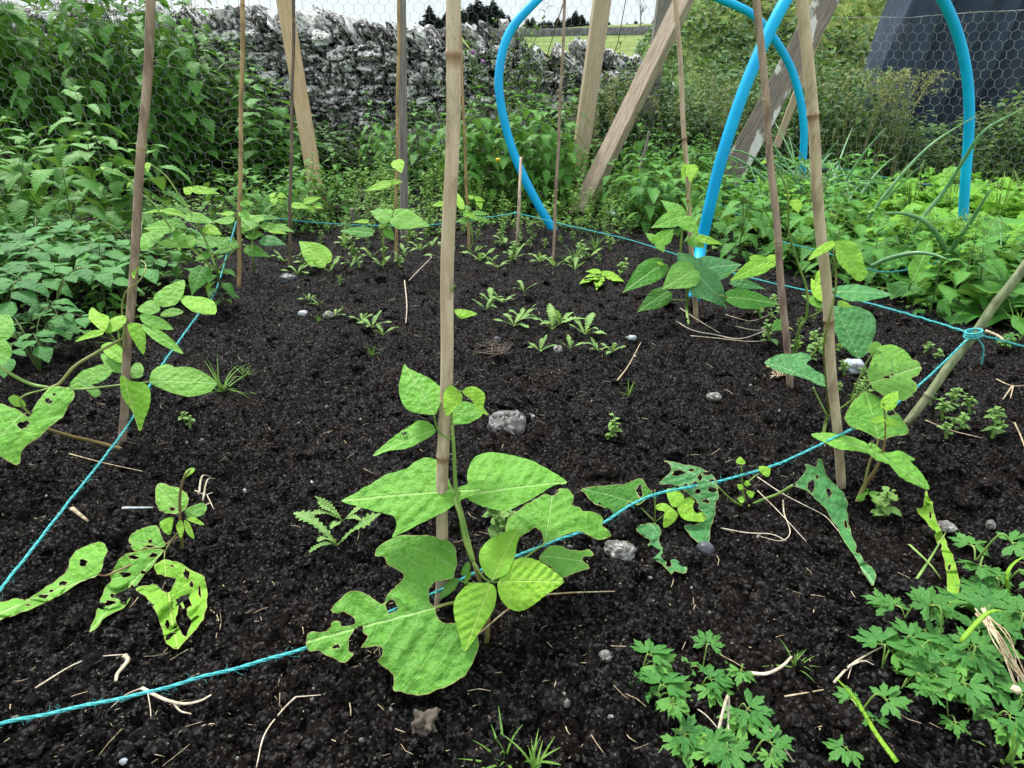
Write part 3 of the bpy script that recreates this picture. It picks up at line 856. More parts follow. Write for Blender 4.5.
# ---------------------------------------------------------------- dry stone wall
def wall_top(x): return 1.29+.04*perlin(x*1.3, 2.2)-.12*np.clip((x+2)/1.4, 0, 1)-.20*np.clip((x-.05)/.2, 0, 1)+.10*np.exp(-((x-.62)/.16)**2)
WY = 6.1
wall = empty('dry_stone_wall', (-1, WY, -.05), 'old dry stone wall blotched white and black with lichen, standing beyond the netting', 'stone wall')
core = MB()
for k in range(28):
    xa = -6.2+k*.26; t = float(wall_top(xa+.13))
    core.add(np.array([(xa+a*.26, WY+.06+b*.38, -.1+c*(t-.12)) for a in (0, 1) for b in (0, 1) for c in (0, 1)]), [(0, 1, 3, 2), (4, 6, 7, 5), (0, 4, 5, 1), (2, 3, 7, 6), (1, 5, 7, 3)], None, None, .0)
st = MB(); z = -.05
while z < 1.2:
    h = U(.045, .10); x = -6.2+U(0, .2)
    while x < 1.12:
        w = U(.06, .21)*(.7+h*4); top = float(wall_top(x))-.20
        if z+h*.5 < top:
            rock(st, (x+w/2, WY+.04+U(-.05, .03), z+h/2), (w*1.0, .28, h*1.05), (U(-.15, .15), U(-.22, .22), U(-.1, .1)), U(0, 99), 3, .72, .42, U(0, 1))
            if U(0, 1) < .25: rock(st, (x+w/2, WY+.42, z+h/2), (w, .25, h), (0, 0, 0), U(0, 99), 2, .8, .25, U(0, 1))
        x += w
    z += h*.93
cope = MB(); x = -6.1
while x < 1.12:
    w = U(.05, .13); t = float(wall_top(x)); hh = U(.20, .34)
    rock(cope, (x, WY+.18, t-.13+U(-.02, .03)), (w*1.1, .46, hh), (U(-.1, .1), -.62+U(-.2, .15), U(-.15, .15)), U(0, 99), 3, .7, .38, U(0, 1))
    x += w*1.12
core.build('core', M['soil'], wall, smooth=False)
st.build('stonework', M['limestone'], wall, smooth=False); cope.build('coping', M['limestone'], wall, smooth=False)

# ---------------------------------------------------------------- wire netting
FP = np.array([(-5.2, 3.75), (-3.2, 4.15), (-1.75, 4.45), (-.45, 4.78), (1.2, 5.05), (2.6, 4.85), (4.0, 4.55), (6.2, 4.4)])
FL = np.concatenate([[0], np.cumsum(np.linalg.norm(np.diff(FP, axis=0), axis=1))])
def fence_xy(s): return np.interp(s, FL, FP[:, 0]), np.interp(s, FL, FP[:, 1])
def fence_top(x): return 1.42-.30*np.clip((x-1.2)/1.3, 0, 1)-.12*np.exp(-((x-1.95)/.4)**2)+.06*np.clip((x-2.6)/2, 0, 1)
HX = .060
nets = MB()
a = HX/math.sqrt(3)
rows = int(1.5/(1.5*a)); cols = int(FL[-1]/HX)
def npnt(s, z):
    s = s+.006*perlin(s*9, z*9, 3); z = z+.022*float(perlin(s*1.5, z*1.5, 8))+.005*float(perlin(s*8, z*8, 4))
    x, y = fence_xy(s); y = y+.05*float(perlin(s*1.1, z*1.4, 12))-.12*max(0, .35-z)
    return np.array([x, y, z])
segs = []
for r in range(rows):
    for c in range(cols):
        s = (c+.5*(r % 2))*HX; z = .0+r*1.5*a
        p0 = (s, z+a); p1 = (s+HX/2, z+a/2); p2 = (s+HX/2, z-a/2); p3 = (s-HX/2, z+a/2)
        segs.append((p0, p1, 0)); segs.append((p0, p3, 0)); segs.append((p1, p2, 1))
Vs, Qs = [], []
tri = [(cos(q*2*pi/3), sin(q*2*pi/3)) for q in range(3)]
cache = {}
def NP_(p):
    k = (round(p[0], 4), round(p[1], 4))
    if k not in cache: cache[k] = npnt(*p)
    return cache[k]
for (p, q, tw) in segs:
    x, _ = fence_xy(p[0])
    if max(p[1], q[1]) > fence_top(float(x)): continue
    A, B = NP_(p), NP_(q); d = unit(B-A); N1 = unit(np.cross(d, (0, 1, .1))); N2 = np.cross(d, N1)
    R = .00115 if tw else .00068; b = len(Vs)
    for P in (A, B):
        for (u_, v_) in tri: Vs.append(P+R*(u_*N1+v_*N2))
    for e in range(3): Qs.append((b+e, b+(e+1) % 3, b+3+(e+1) % 3, b+3+e))
nets.add(Vs, Qs)
netting = empty('wire_netting', (0, 4.9, 0), 'galvanised hexagonal wire netting stretched behind the bed', 'netting')
nets.build('mesh', M['wire'], netting)
sel = MB(); pts = []
for s in np.linspace(0, FL[-1]-.02, 160):
    x, y = fence_xy(s); pts.append((x, y+.02*float(perlin(s*1.1, 2)), fence_top(float(x))-.004+.01*float(perlin(s*3, 1))))
tube(sel, pts, .0016, 4); sel.build('top_wire', M['wire'], netting)
sel = MB(); pts = []
for s in np.linspace(FL[4], FL[-1]-.02, 90):
    x, y = fence_xy(s); pts.append((x, y-.04, .10+.012*float(perlin(s*3, 1))))
tube(sel, pts, .004, 6); sel.build('bottom_wire', M['wire'], netting)

# ---------------------------------------------------------------- black plastic sheet over a heap
def heap(u, v):
    x = 2.55+u*4.6; zt = 1.75+.25*math.sin(u*5)+.1*float(perlin(u*6, 1.0))
    return x, zt
nu, nv = 150, 70; V = []
for i in range(nu+1):
    u = i/nu
    for j in range(nv+1):
        v = j/nv
        prof = math.sin(min(1, v*1.25)*pi/2)
        x = 2.92+u*4.8 + (1-v)*(-.25)*(1-u)**3 + .25*v*(1-u)**2
        ztop = 2.05*min(1, (u*16+.02))**.45
        z = ztop*prof-.06
        y = 6.0+v**4*.9 + .10*math.sin(u*4)
        fold = .26*(abs(math.sin(u*64+1.6*float(perlin(u*7, v*.8, 3))*2))**.6-.5)*(1-v)**.7*np.clip(u*14-.3, 0, 1)
        fold += .12*float(perlin(u*9, v*2.5, 2.0)) + .06*float(perlin(u*34, v*4, 5.0))
        V.append((x+.3*fold, y-fold, z+.05*float(perlin(u*14, v*5, 9))))
mb = MB(); Q = [(i*(nv+1)+j, (i+1)*(nv+1)+j, (i+1)*(nv+1)+j+1, i*(nv+1)+j+1) for i in range(nu) for j in range(nv)]
mb.add(V, Q)
tag(mb.build('plastic_sheet', M['sheet'], loc=(4.5, 6.2, 0)), 'blue-black plastic sheet hanging in folds over a heap beyond the netting', 'plastic sheet')

# ---------------------------------------------------------------- timber behind and in front of the netting
def plank(name, A, B, w, t, mat, label, cat, side=(1, 0, 0), part=None):
    mb = MB(); box(mb, A, B, w, t, side, wob=.04)
    return tag(mb.build(name, M[mat], loc=A, smooth=False), label, cat)
E = lambda A, B, k: np.asarray(A)+(np.asarray(B)-np.asarray(A))*k
A = PY(321, 212, 4.15); B = PY(284, -2, 4.35); plank('batten', A+[0, 0, -.1], E(A, B, 1.25), .085, .03, 'wood_new', 'broad pale sawn batten leaning back before the stone wall', 'wooden batten')
A = PY(404, 238, 3.45); B = PY(402, 4, 3.5); plank('stake', A+[0, 0, -.05], B+[0, 0, .04], .036, .034, 'wood_grey', 'upright grey square stake just behind a brown cane', 'wooden stake', (1, .3, 0))
A = PY(575, 178, 4.75); B = PY(602, -2, 4.85); plank('post', A+[0, 0, -.15], E(A, B, 1.2), .105, .06, 'wood_pale', 'thick pale wooden post rising out of the nettles', 'wooden post', (1, .2, 0))
A = PY(573, 216, 4.05); B = PY(684, -2, 4.75); plank('brace', A+[0, 0, -.06], E(A, B, 1.2), .10, .075, 'wood_brown', 'square brown timber brace leaning steeply to the right', 'timber brace', (1, -.6, 0))
A = PY(651, 44, 5.6); B = PY(662, -10, 5.6); A[2] = -.1; A[0] = PY(651, 44, 5.6)[0]-.02
plank('post', A, E(PY(651, 44, 5.6), B, 2), .10, .09, 'wood_grey', 'dark grey weathered post behind the leaning brown brace', 'wooden post')
A = PY(728, 170, 4.65); B = PY(828, -5, 4.9); plank('board', A+[0, 0, -.1], E(A, B, 1.2), .155, .035, 'wood_lichen', 'wide cracked grey board with white lichen, leaning to the right', 'wooden board', (1, -.2, .0))
A = PY(779, 128, 4.86); B = PY(813, 48, 4.94); plank('lath', A+[0, 0, -.12], E(A, B, 1.15), .045, .025, 'wood_pale', 'thin pale lath tucked behind the lichened board', 'wooden lath')
A = PY(357, 229, 3.62); mb = MB(); tube(mb, [A+[0, 0, -.08], A+[0, 0, .05], A+[-.006, 0, .10], A+[-.006, 0, .108]], [.024, .023, .024, .018], 10)
tag(mb.build('stump', M['wood_grey'], loc=A), 'short sawn-off stump of a stake with string round it', 'stake stump')
# twisted stick with a rag
A = PY(634, 205, 4.1); B = PY(649, 131, 4.15); mb = MB()
tube(mb, smooth_path([A+[0, 0, -.05], E(A, B, .4)+[-.01, 0, 0], E(A, B, .75), B]), [.011]*10+[.009]*10+[.007]*5, 7)
tag(mb.build('stick', M['wood_grey'], loc=A), 'small grey stick with a pale blue rag tied round it', 'stick')
C = E(A, B, .36); mb = MB()
for k in range(3):
    V = []; m = 14
    for i in range(m+1):
        t = i/m
        for j in range(5):
            s = (j/4-.5); wd = .02+.075*t
            V.append(C+np.array([-.05*t*(1+.6*k)+.02*k*t+s*wd, -.02-.012*math.sin(s*8+k*2+t*3), -.15*t*(1-.1*k)+.012*math.sin(s*6+k)]))
    mb.add(V, [(i*5+j, i*5+j+1, i*5+6+j, i*5+5+j) for i in range(m) for j in range(4)])
tube(mb, [C+[0.013*cos(q), .013*sin(q), .004*sin(3*q)] for q in np.linspace(0, 6.3, 12)], .006, 6)
tag(mb.build('rag', M['rag'], loc=C), 'crumpled pale blue rag hanging from a small grey stick', 'rag')
A = PY(612, 214, 3.9); mb = MB()
rock(mb, A+[0, 0, .0], (.09, .05, .03), (0, .3, 0), 5.5, 3, .2, .5); tag(mb.build('rag', M['rag'], loc=A), 'scrap of pale blue cloth lying in the low weeds', 'rag')

# ---------------------------------------------------------------- far field: hedge wall, woods
mb = MB()
pts = [(-60, 66), (-20, 64), (5, 62), (22, 60), (45, 66), (70, 74)]
P = smooth_path([(a, b, float(terrain(np.array(a), np.array(b)))) for a, b in pts], 16)
for i in range(len(P)-1):
    a, b = P[i], P[i+1]; V = []
    for q in (a, b):
        h = .55+.12*float(perlin(q[0]*.8, 1)); V += [q+[0, -.35, -.3], q+[0, -.2, h], q+[0, .2, h], q+[0, .35, -.3]]
    mb.add(V, [(0, 4, 5, 1), (1, 5, 6, 2), (2, 6, 7, 3)])
tag(mb.build('field_wall', M['field_wall'], loc=P[0]), 'low dark boundary wall crossing the far pasture', 'field wall')
def conifer(h):
    st, fo = MB(), MB()
    tube(st, [(0, 0, -.3), (0, 0, h*.95)], [h*.018, .02], 6)
    n = int(h*5)
    for i in range(n):
        t = .10+.9*i/n; r = h*.30*(1-t)**.75*U(.75, 1.2)+.05
        for k in range(11):
            a = U(0, 6.3); d = azi(a, U(-.5, .1)); B = np.array([0, 0, h*t]); L = r*U(.6, 1.15)
            s = np.array([-sin(a), cos(a), 0])*L*.20
            tip = B+d*L; mid = B+d*L*.5+[0, 0, L*.1]
            fo.add([B, mid-s, tip+s*.3, mid+s, tip-s*.3-[0, 0, L*.1], mid-[0, 0, L*.2]], None, [(0, 1, 2), (0, 2, 3), (0, 1, 5), (1, 4, 5), (3, 4, 5)], None, U(0, 1))
    return st, fo
near = Scatter([make_proto('conifer', conifer(h), M['conifer'], M['bark'], 'dark conifer rising above the stone wall', 'conifer', 'conifers above the stone wall', 'trunk', 'crown') for h in (12, 14, 11)])
for (px, top) in ((418, 20), (428, 4), (437, 16), (446, 10), (455, 0), (463, 8), (470, 2), (478, -4), (486, 4), (493, -2), (501, 8), (508, 14), (516, 22), (410, 30), (523, 30), (433, 24), (474, 14), (450, 18)):
    y = U(92, 112); d = y*cos(PITCH)-5; x = (px-512)/FOC*(d-.0); zt = PY(px, top, y)[2]; i = random.randrange(3)
    h0 = (12, 14, 11)[i]; g = float(terrain(np.array(x), np.array(y)))
    near.put((x, y, g), sc=(zt-g)/h0*1.9, sz=1/1.9, i=i)
    near.put((x+U(-1.6, 1.6), y+U(0, 4), g), sc=(zt-g)/h0*1.7, sz=U(.35, .5), i=i+1)
near.finish()
far = Scatter([make_proto('conifer', conifer(h), M['conifer'], M['bark'], 'small dark conifer in the far wood beyond the pasture', 'conifer', 'conifers of the far wood', 'trunk', 'crown') for h in (10, 12)])
for k in range(130):
    px = U(524, 655); y = U(108, 135); x = (px-512)/FOC*(y*cos(PITCH)-3); g = float(terrain(np.array(x), np.array(y)))
    far.put((x, y, g), sc=U(.42, .6)*(1 if px < 600 else .7), sz=.55, i=k)
far.finish()
# bare little trees on the skyline
def bare(h):
    st = MB()
    def br(B, d, L, r, k):
        tip = B+d*L; tube(st, [B, B+d*L*.5+[U(-.05, .05)*L, 0, 0], tip], [r, r*.8, r*.55], 5, caps=False)
        if k:
            for q in range(3): br(B+d*L*U(.5, 1), unit(d+np.array([U(-.8, .8), U(-.8, .8), U(-.1, .5)])), L*.62, r*.55, k-1)
    br(np.zeros(3), np.array([0, 0, 1.0]), h*.4, h*.02, 4); return None, st
bt = Scatter([make_proto('bare_tree', bare(4), M['bark'], M['bark'], 'thin bare tree standing on the skyline of the pasture', 'tree', 'bare trees on the skyline', leaf_name='branches')])
for (px, y) in ((636, 70), (693, 60), (700, 66)):
    x = (px-512)/FOC*y*cos(PITCH); bt.put((x, y, float(terrain(np.array(x), np.array(y)))), sc=U(.5, .8))
# ================================================================ CANES
def cane(base, top, ytop, d0, d1, mat, label, nodes=(), ext=1.25, sink=.04, bow=0.0, cat='bamboo cane', name='bamboo_cane', ang=None):
    A = G(*base); B = PY(top[0], top[1], A[1] if ytop is None else ytop)
    n = 90; P = []; R = []; Ed = []
    L = np.linalg.norm(B-A)
    nd = []                                        # node positions given as pixel rows
    for ny_ in nodes:
        t = 0.5
        best = min(((abs((lambda p: 384-FOC*((p[2]-CAM_H)*cos(PITCH)+p[1]*sin(PITCH))/(p[1]*cos(PITCH)-(p[2]-CAM_H)*sin(PITCH)))(A+(B-A)*q)-ny_), q) for q in np.linspace(0, ext, 200)))
        nd.append(best[1])
    if not nd: nd = list(np.arange(U(.08, .2), ext, U(.2, .27)))
    ts = sorted(set(list(np.linspace(-sink/L, ext, n))+[q+e for q in nd for e in (-.008, -.003, 0, .002, .006)]))
    for t in ts:
        r = d0+(d1-d0)*t/ext; e = 0
        for q in nd:
            dz = (t-q)*L
            r *= 1+.13*math.exp(-(dz/.003)**2)-.05*math.exp(-((dz+.009)/.005)**2); e = max(e, math.exp(-((dz+.004)/.005)**2))
        s = bow*sin(pi*max(0, min(1, t))); P.append(A+(B-A)*t+np.array([s+.0015*sin(t*17), .001*sin(t*23), 0])); R.append(r/2); Ed.append(e)
    mb = MB(); tube(mb, P, R, 14, edge=np.array(Ed))
    o = mb.build(name, M[mat], loc=A); return tag(o, label, cat), A, B
c1, c1A, c1B = cane((121, 445), (152, 0), 1.33, .0170, .0150, 'cane_brown', 'brown bamboo cane nearest on the left of the bed, string passing its foot', (328, 147), cat='bamboo cane')
c2, c2A, c2B = cane((238, 283), (243, 0), 2.60, .0150, .0140, 'cane_yellow', 'thin yellowish bamboo cane second from the left, pale bean leaves round it', (151, 5))
c3, c3A, c3B = cane((289, 266), (294, 0), 2.85, .0125, .0120, 'cane_dark', 'thin dark bamboo cane in front of the pale sawn batten', (18, 150))
c4, c4A, c4B = cane((396, 262), (399, 0), 2.93, .0130, .0120, 'cane_yellow', 'slim brown bamboo cane with a heart-shaped bean leaf pair at its foot', (53, 124))
c5, c5A, c5B = cane((440, 605), (455, 0), .80, .0165, .0152, 'cane_tan', 'thick pale bamboo cane standing in the middle, closest of all the canes', (455, 55), cat='bamboo cane')
c6, c6A, c6B = cane((469, 250), (459, 0), 3.15, .0130, .0110, 'cane_yellow', 'slim bamboo cane half hidden directly behind the central cane', (150,))
c7, c7A, c7B = cane((553, 259), (565, 0), 3.0, .0125, .0115, 'cane_brown', 'slender brown bamboo cane inside the first blue hoop', (141, 8))
c8, c8A, c8B = cane((696, 318), (676, 0), 2.15, .0150, .0130, 'cane_grey', 'slim cane with a bushy bean plant at its foot, before the blue hoop leg', (200, 138))
c9, c9A, c9B = cane((790, 384), (757, 0), 1.60, .0170, .0150, 'cane_brown', 'reddish brown bamboo cane, right of centre, thinner than its grey neighbour', (99, 240))
c10, c10A, c10B = cane((843, 482), (803, 0), 1.13, .0165, .0175, 'cane_grey', 'stout greyish bamboo cane near the holed bean leaf, right side', (320, 116))
c11, c11A, c11B = cane((908, 422), (1050, 232), 1.42, .0180, .0200, 'cane_mossy', 'mossy greenish stick leaning to the right with turquoise twine tied on', (395,), ext=1.3, cat='leaning stick', name='leaning_stick')
A = G(516, 249); mb = MB(); B = PY(521, 157, 3.27); tube(mb, [A-[0, 0, .03], A+(B-A)*.5+[.003, 0, 0], B], [.0075, .0075, .006], 7)
tag(mb.build('peg', M['cane_tan'], loc=A), 'thin pale wooden peg holding the knotted string by the blue hoop', 'peg')

# ================================================================ BLUE HOOPS
def hoop(pts, label, r=.021):
    P = smooth_path(pts, 14); mb = MB(); tube(mb, P, r, 16)
    return tag(mb.build('hoop', M['pipe'], loc=P[0]), label, 'hoop', 'blue pipe hoops over the bed')
hoop([PY(562, 244, 3.50), PY(535, 199, 3.52), PY(514, 154, 3.55), PY(502, 110, 3.57), PY(499, 75, 3.60), PY(507, 38, 3.64), PY(527, 10, 3.68), PY(560, -18, 3.76), PY(610, -38, 3.88), PY(660, -32, 4.0), PY(712, -5, 4.1), PY(750, 13, 4.15), PY(772, 36, 4.17), PY(790, 66, 4.2), PY(800, 98, 4.2), PY(804, 132, 4.2), PY(802, 172, 4.2), PY(799, 215, 4.2)],
     'blue plastic hoop curving round in front of the stone wall, reaching farthest left')
hoop([G(694, 300), PY(700, 252, 2.50), PY(710, 205, 2.50), PY(724, 150, 2.50), PY(744, 90, 2.52), PY(763, 45, 2.55), PY(786, 0, 2.58), PY(812, -38, 2.66), PY(850, -66, 2.78), PY(893, -58, 2.90), PY(924, -28, 3.0), PY(945, 4, 3.06), PY(960, 42, 3.1), PY(968, 85, 3.12), PY(969, 130, 3.13), PY(965, 186, 3.13), PY(962, 235, 3.13), PY(960, 262, 3.12)],
     'nearer blue plastic hoop, one leg at the slim cane, the other before the black sheet', .0205)

# ================================================================ TWINE
def twine(pts, name_label, r=.0020, n=10, loose=0.0, cat='twine'):
    P = smooth_path(pts, n); L = np.concatenate([[0], np.cumsum(np.linalg.norm(np.diff(P, axis=0), axis=1))])
    m = int(L[-1]/.004); s = np.linspace(0, L[-1], m)
    C = np.stack([np.interp(s, L, P[:, k]) for k in range(3)], 1)
    C = C + .0012*np.stack([perlin(s*25, 1), perlin(s*25, 2), perlin(s*25, 3)], 1)
    T = unit(C[-1]-C[0]); N1 = unit(np.cross(T, (0, 0, 1))); N2 = np.cross(T, N1)
    mb = MB()
    for k in range(3):
        ph = s/.0075+k*2*pi/3; rr = r*.55
        tube(mb, C+rr*(np.cos(ph)[:, None]*N1+np.sin(ph)[:, None]*N2), r*.62, 5, caps=False)
    for q in range(int(L[-1]*330)):
        i = random.randrange(m); a = C[i]; d = unit((U(-1, 1), U(-1, 1), U(-1, 1))); l = U(.003, .011)
        tube(mb, [a, a+d*l*.6+T*l*.3, a+d*l+T*l*U(-.5, 1)], .0002, 3, caps=False)
    return tag(mb.build('twine', M['twine'], loc=C[0]), name_label, cat)
tie = PY(973, 334, c11A[1]+.01)
k5 = PY(446, 588, c5A[1]-.015)
twine([PZ(-60, 741, .05), PZ(0, 724, .05), PZ(60, 711, .048), PZ(140, 694, .045), PZ(225, 671, .045), PZ(305, 648, .047), PZ(370, 620, .05), k5],
      'turquoise twine from the lower left corner up to the central cane')
twine([k5, PY(475, 573, c5A[1]), PZ(530, 551, .06), PZ(560, 539, .062), PZ(600, 524, .065), PZ(650, 496, .075), PZ(720, 481, .075), PZ(780, 463, .08), PY(842, 434, c10A[1]-.01)],
      'turquoise twine between the central cane and the stout grey cane, under the chewed leaves')
twine([PY(842, 434, c10A[1]-.01), PY(885, 412, 1.22), PY(925, 380, 1.31), tie],
      'turquoise twine rising from the grey cane to the leaning mossy stick')
mb = MB()
for k in range(3):
    tube(mb, [tie+np.array([.0135*cos(q)*1.15, .0135*sin(q), -.004+k*.005+.004*cos(q)]) for q in np.linspace(0, 6.3, 16)], .0022, 6)
tube(mb, smooth_path([tie, tie+[.03, .0, -.03], tie+[.045, .01, -.075]]), .0018, 5)
tag(mb.build('knot', M['twine'], loc=tie), 'turquoise knot wrapped round the leaning mossy stick', 'twine knot')
peg = PY(517, 213, 3.26)
twine([tie, PY(925, 319, 1.62), PY(860, 301, 1.95), PY(800, 289, 2.2), PY(740, 275, 2.5), PY(690, 259, 2.75), PY(630, 240, 3.0), PY(570, 226, 3.15), peg],
      'turquoise twine running from the leaning mossy stick back to the thin peg')
twine([peg, PY(470, 220, 3.3), PY(440, 224, 3.35), PY(400, 226, 3.45), PY(357, 225, 3.56), PY(310, 222, 3.45), PY(280, 219, 3.35), PY(236, 222, 3.1)],
      'turquoise twine along the far edge of the bed, from the peg past the stump', .002)
twine([PY(236, 222, 3.1), PZ(230, 243, .11), PZ(216, 290, .07), PZ(200, 312, .06), PZ(160, 368, .06), PZ(128, 425, .065), PZ(64, 508, .06), PZ(0, 590, .06), PZ(-50, 650, .06)],
      'turquoise twine slanting down past the foot of the left brown cane')
twine([tie, PY(1000, 340, 1.47), PY(1060, 356, 1.5)], 'short turquoise twine end leaving the mossy stick to the right')
twine([PY(640, 178, 4.1), PY(665, 188, 3.9), PY(700, 196, 3.6), PY(740, 215, 3.3)], 'turquoise twine stretched from the rag stick across the nettles', .0018)
twine([PY(690, 205, 3.9), PY(760, 178, 4.3), PY(830, 168, 4.5), PY(900, 180, 4.5), PY(960, 190, 4.4), PY(1060, 196, 4.2)], 'pale string along the back edge of the salad bed', .0018)
twine([PY(775, 240, 2.5), PY(830, 254, 2.4), PY(885, 272, 2.3), PY(950, 258, 2.5)], 'short slack turquoise twine lying over the leaves by the onions', .0018)
def tie_wire(P, r, label):
    mb = MB(); tube(mb, [P+np.array([r*cos(q), r*sin(q), .002*sin(q*2)]) for q in np.linspace(0, 6.3, 16)], .0009, 5)
    tube(mb, [P+[r, 0, 0], P+[r+.012, -.004, .002]], .0008, 4)
    tag(mb.build('wire_tie', M['twine'], loc=P), label, 'tie')
mb = MB(); tube(mb, [peg+np.array([.0095*cos(q), .0095*sin(q), .004*sin(q*3)]) for q in np.linspace(0, 12, 26)], .0028, 5)
tube(mb, smooth_path([peg, peg+[.012, 0, -.03], peg+[.006, 0, -.06]]), .0014, 4)
tag(mb.build('knot', M['twine'], loc=peg), 'turquoise knot tied round the thin peg', 'twine knot')
for px, a, b, yl in ((622, 0, 60, 5.6), (538, 45, 60, 5.6)): pass
mb = MB(); tube(mb, [PY(563, 4, 3.1), PY(545, 62, 4.9)], .0025, 4); tag(mb.build('string', M['cane_yellow'], loc=PY(545, 62, 4.9)), 'slack yellowish string hanging off the slender brown cane', 'string')
mb = MB(); tube(mb, [PY(628, -12, 5.0), PY(618, 42, 5.2), PY(611, 62, 5.3)], .003, 4); tag(mb.build('string', M['cane_dark'], loc=PY(611, 62, 5.3)), 'dark string slanting down between the two thick timbers', 'string')

# ================================================================ BEAN PLANTS
class Plant:
    def __init__(s, label, base, name='bean_plant', cat='bean plant'):
        s.b = base; s.root = empty(name, base, label, cat)
        s.st = MB()
    def leaf(s, mat, *a, label=None, sem=False, **k):
        mb = MB(); p = (semi if sem else traced)(mb, *a, **k)
        o = mb.build('leaf', M[mat], s.root, p)
        if label: o['label'] = label
        return o
    def stem(s, pts, r, n=6, tint=.5, edge=0.0, kinks=()):
        P = smooth_path(pts, n); R = np.linspace(r, r*.75, len(P)) if np.isscalar(r) else np.interp(np.linspace(0, 1, len(P)), np.linspace(0, 1, len(r)), r)
        tube(s.st, P, R, 8, tint, np.full(len(P), edge))
    def done(s, mat='stem'):
        if s.st.n: s.st.build('stem', M[mat], s.root, s.b)
def C(ox, oy, sc, pts):
    if isinstance(pts[0], (int, float)): return (ox+pts[0]/sc, oy+pts[1]/sc)
    return [(ox+a/sc, oy+b/sc) for a, b in pts]

# --- the plant in the middle
b0 = G(486, 640); p = Plant('vigorous bean plant in the foreground climbing the central cane, bright green leaves', b0)
yj = .775
J = PY(459, 491, yj)
N1 = PY(473, 561, .735)
p.stem([b0-[0, 0, .02], PY(488, 612, .725), PY(482, 588, .73), N1], [.0034, .0028, .0026], edge=.5)
p.stem([N1, PY(469, 545, .745), PY(463, 520, .755), PY(456, 490, .768), PY(454, 450, .775), PY(452, 425, .78)], [.0034, .003, .0022])
p.stem([N1, PY(465, 540, .74), PY(460, 515, .75), PY(455, 500, .76), J], [.0032, .0026, .002])
p.stem([PY(452, 425, .78), PY(451.5, 402, .78), PY(449, 392, .775)], .0013)
p.stem([PY(453, 432, .782), PY(447, 400, .81), PY(443, 370, .83), PY(442, 345, .83), PY(444, 318, .815), PY(450, 296, .79), PY(455, 285, .78)], [.0016, .0014, .001])
p.stem([PY(452, 440, .78), PY(440, 433, .775), PY(436, 424, .77), PY(434, 416, .765)], .0014)
p.stem([PY(452, 425, .80), PY(446, 419, .82)], .0014)
p.stem([PY(449, 392, .775), PY(459, 391, .77), PY(463, 392, .77)], .001)
p.stem([N1, PY(483, 577, .725), PY(492, 582, .718), PY(499, 582, .714)], .0018)
p.stem([PY(476, 586, .73), PY(462, 600, .72), PY(447, 604, .705), PY(435, 608, .69)], [.0026, .0022, .002], edge=.35)
p.stem([PY(480, 585, .732), PY(468, 583, .73), PY(457, 580, .728)], .0013)
p.stem([PY(478, 590, .735), PY(505, 572, .76), PY(544, 544, .775)], .0018)
p.stem([PY(488, 640, .72), PY(489, 618, .722)], .0022, edge=1)
p.leaf('bean', [(340, 498), (356, 490), (384, 474), (406, 466.5), (415, 459), (427, 456.4), (437, 459), (444, 467), (449, 480), (453, 489), (462, 486), (470, 483), (478, 480), (484, 482), (480, 489), (465, 498), (453, 506), (441, 512.5), (428, 519), (410, 527), (397, 533), (391, 535.5), (396, 524), (393, 516), (378, 511), (358, 505)], (456, 491), (340, 498), yj, (-.05, -.45, .89), fold=.05, droop=.05, tint=.55, curl=.06, label='broad pointed bean leaf to the left of the cane, folded at its base')
p.leaf('bean', [(468, 484), (467, 475), (470, 463), (477, 452.5), (490.5, 448), (506, 449.5), (524, 455.4), (545, 464), (568, 477.7), (555, 482), (539, 492.5), (526, 501), (508, 509.7), (492.5, 508), (477, 504), (467, 498)], (467, 495), (568, 477.7), yj+.004, (.05, -.4, .92), fold=.07, droop=.07, tint=.6, label='broad pointed bean leaf to the right of the cane')
p.leaf('bean', [(435, 608), (430, 602), (429, 590), (435, 583), (445, 581.4), (453.5, 577.4), (457, 564.5), (456, 550.5), (450, 542), (438, 537.6), (419.5, 534.5), (401, 534.5), (387, 540), (376, 548), (375, 555), (384, 555.5), (387, 564.5), (396, 569), (403, 575), (402, 581), (394, 588), (388, 595), (383, 603), (376, 601), (370, 596), (363, 592.7), (349, 592.7), (337.5, 601), (330.5, 610), (335, 613), (344.5, 612.6), (351.6, 617), (355, 623), (342, 625.5), (340, 621.5), (335, 620), (331.6, 623), (330.5, 626.6), (323.4, 631), (314, 631), (307, 632.5), (305, 642), (308, 650), (318.7, 651), (330.5, 657), (344.5, 662.5), (354, 654), (348, 650), (349, 639.5), (354, 629), (362, 625.5), (363, 632.5), (368, 638), (361.4, 647.7), (372.7, 646.6), (382, 647.7), (383, 654.8), (378.5, 660.6), (381, 665), (389, 670), (393.7, 679), (393.7, 690), (405.5, 693), (424, 694.5), (438, 690), (454.7, 683), (468.7, 670), (477, 651), (477.4, 635), (464, 625.5), (454.7, 623), (443, 623), (437, 617)],
       (435, 608), (305, 641), .69, (0, -.5, .86), [(391, 607, 5.6, 5.8), (335.6, 646.6, 4.3, 3)], tint=.36, fold=.10, droop=.03, side_droop=.05, quilt=.014, N=5, cell=.0013, label='largest bean leaf, darker green and badly chewed, low in front')
p.leaf('bean_young', [(517, 525), (516, 547), (514, 558), (510, 568), (506, 575), (492.5, 579.5), (483.7, 572), (479, 556.6), (483.7, 543), (496.4, 533)], (493, 579), (517, 525), .712, (-.2, -.35, .9), fold=.16, tint=.15, label='upright pale green leaflet of the middle trio')
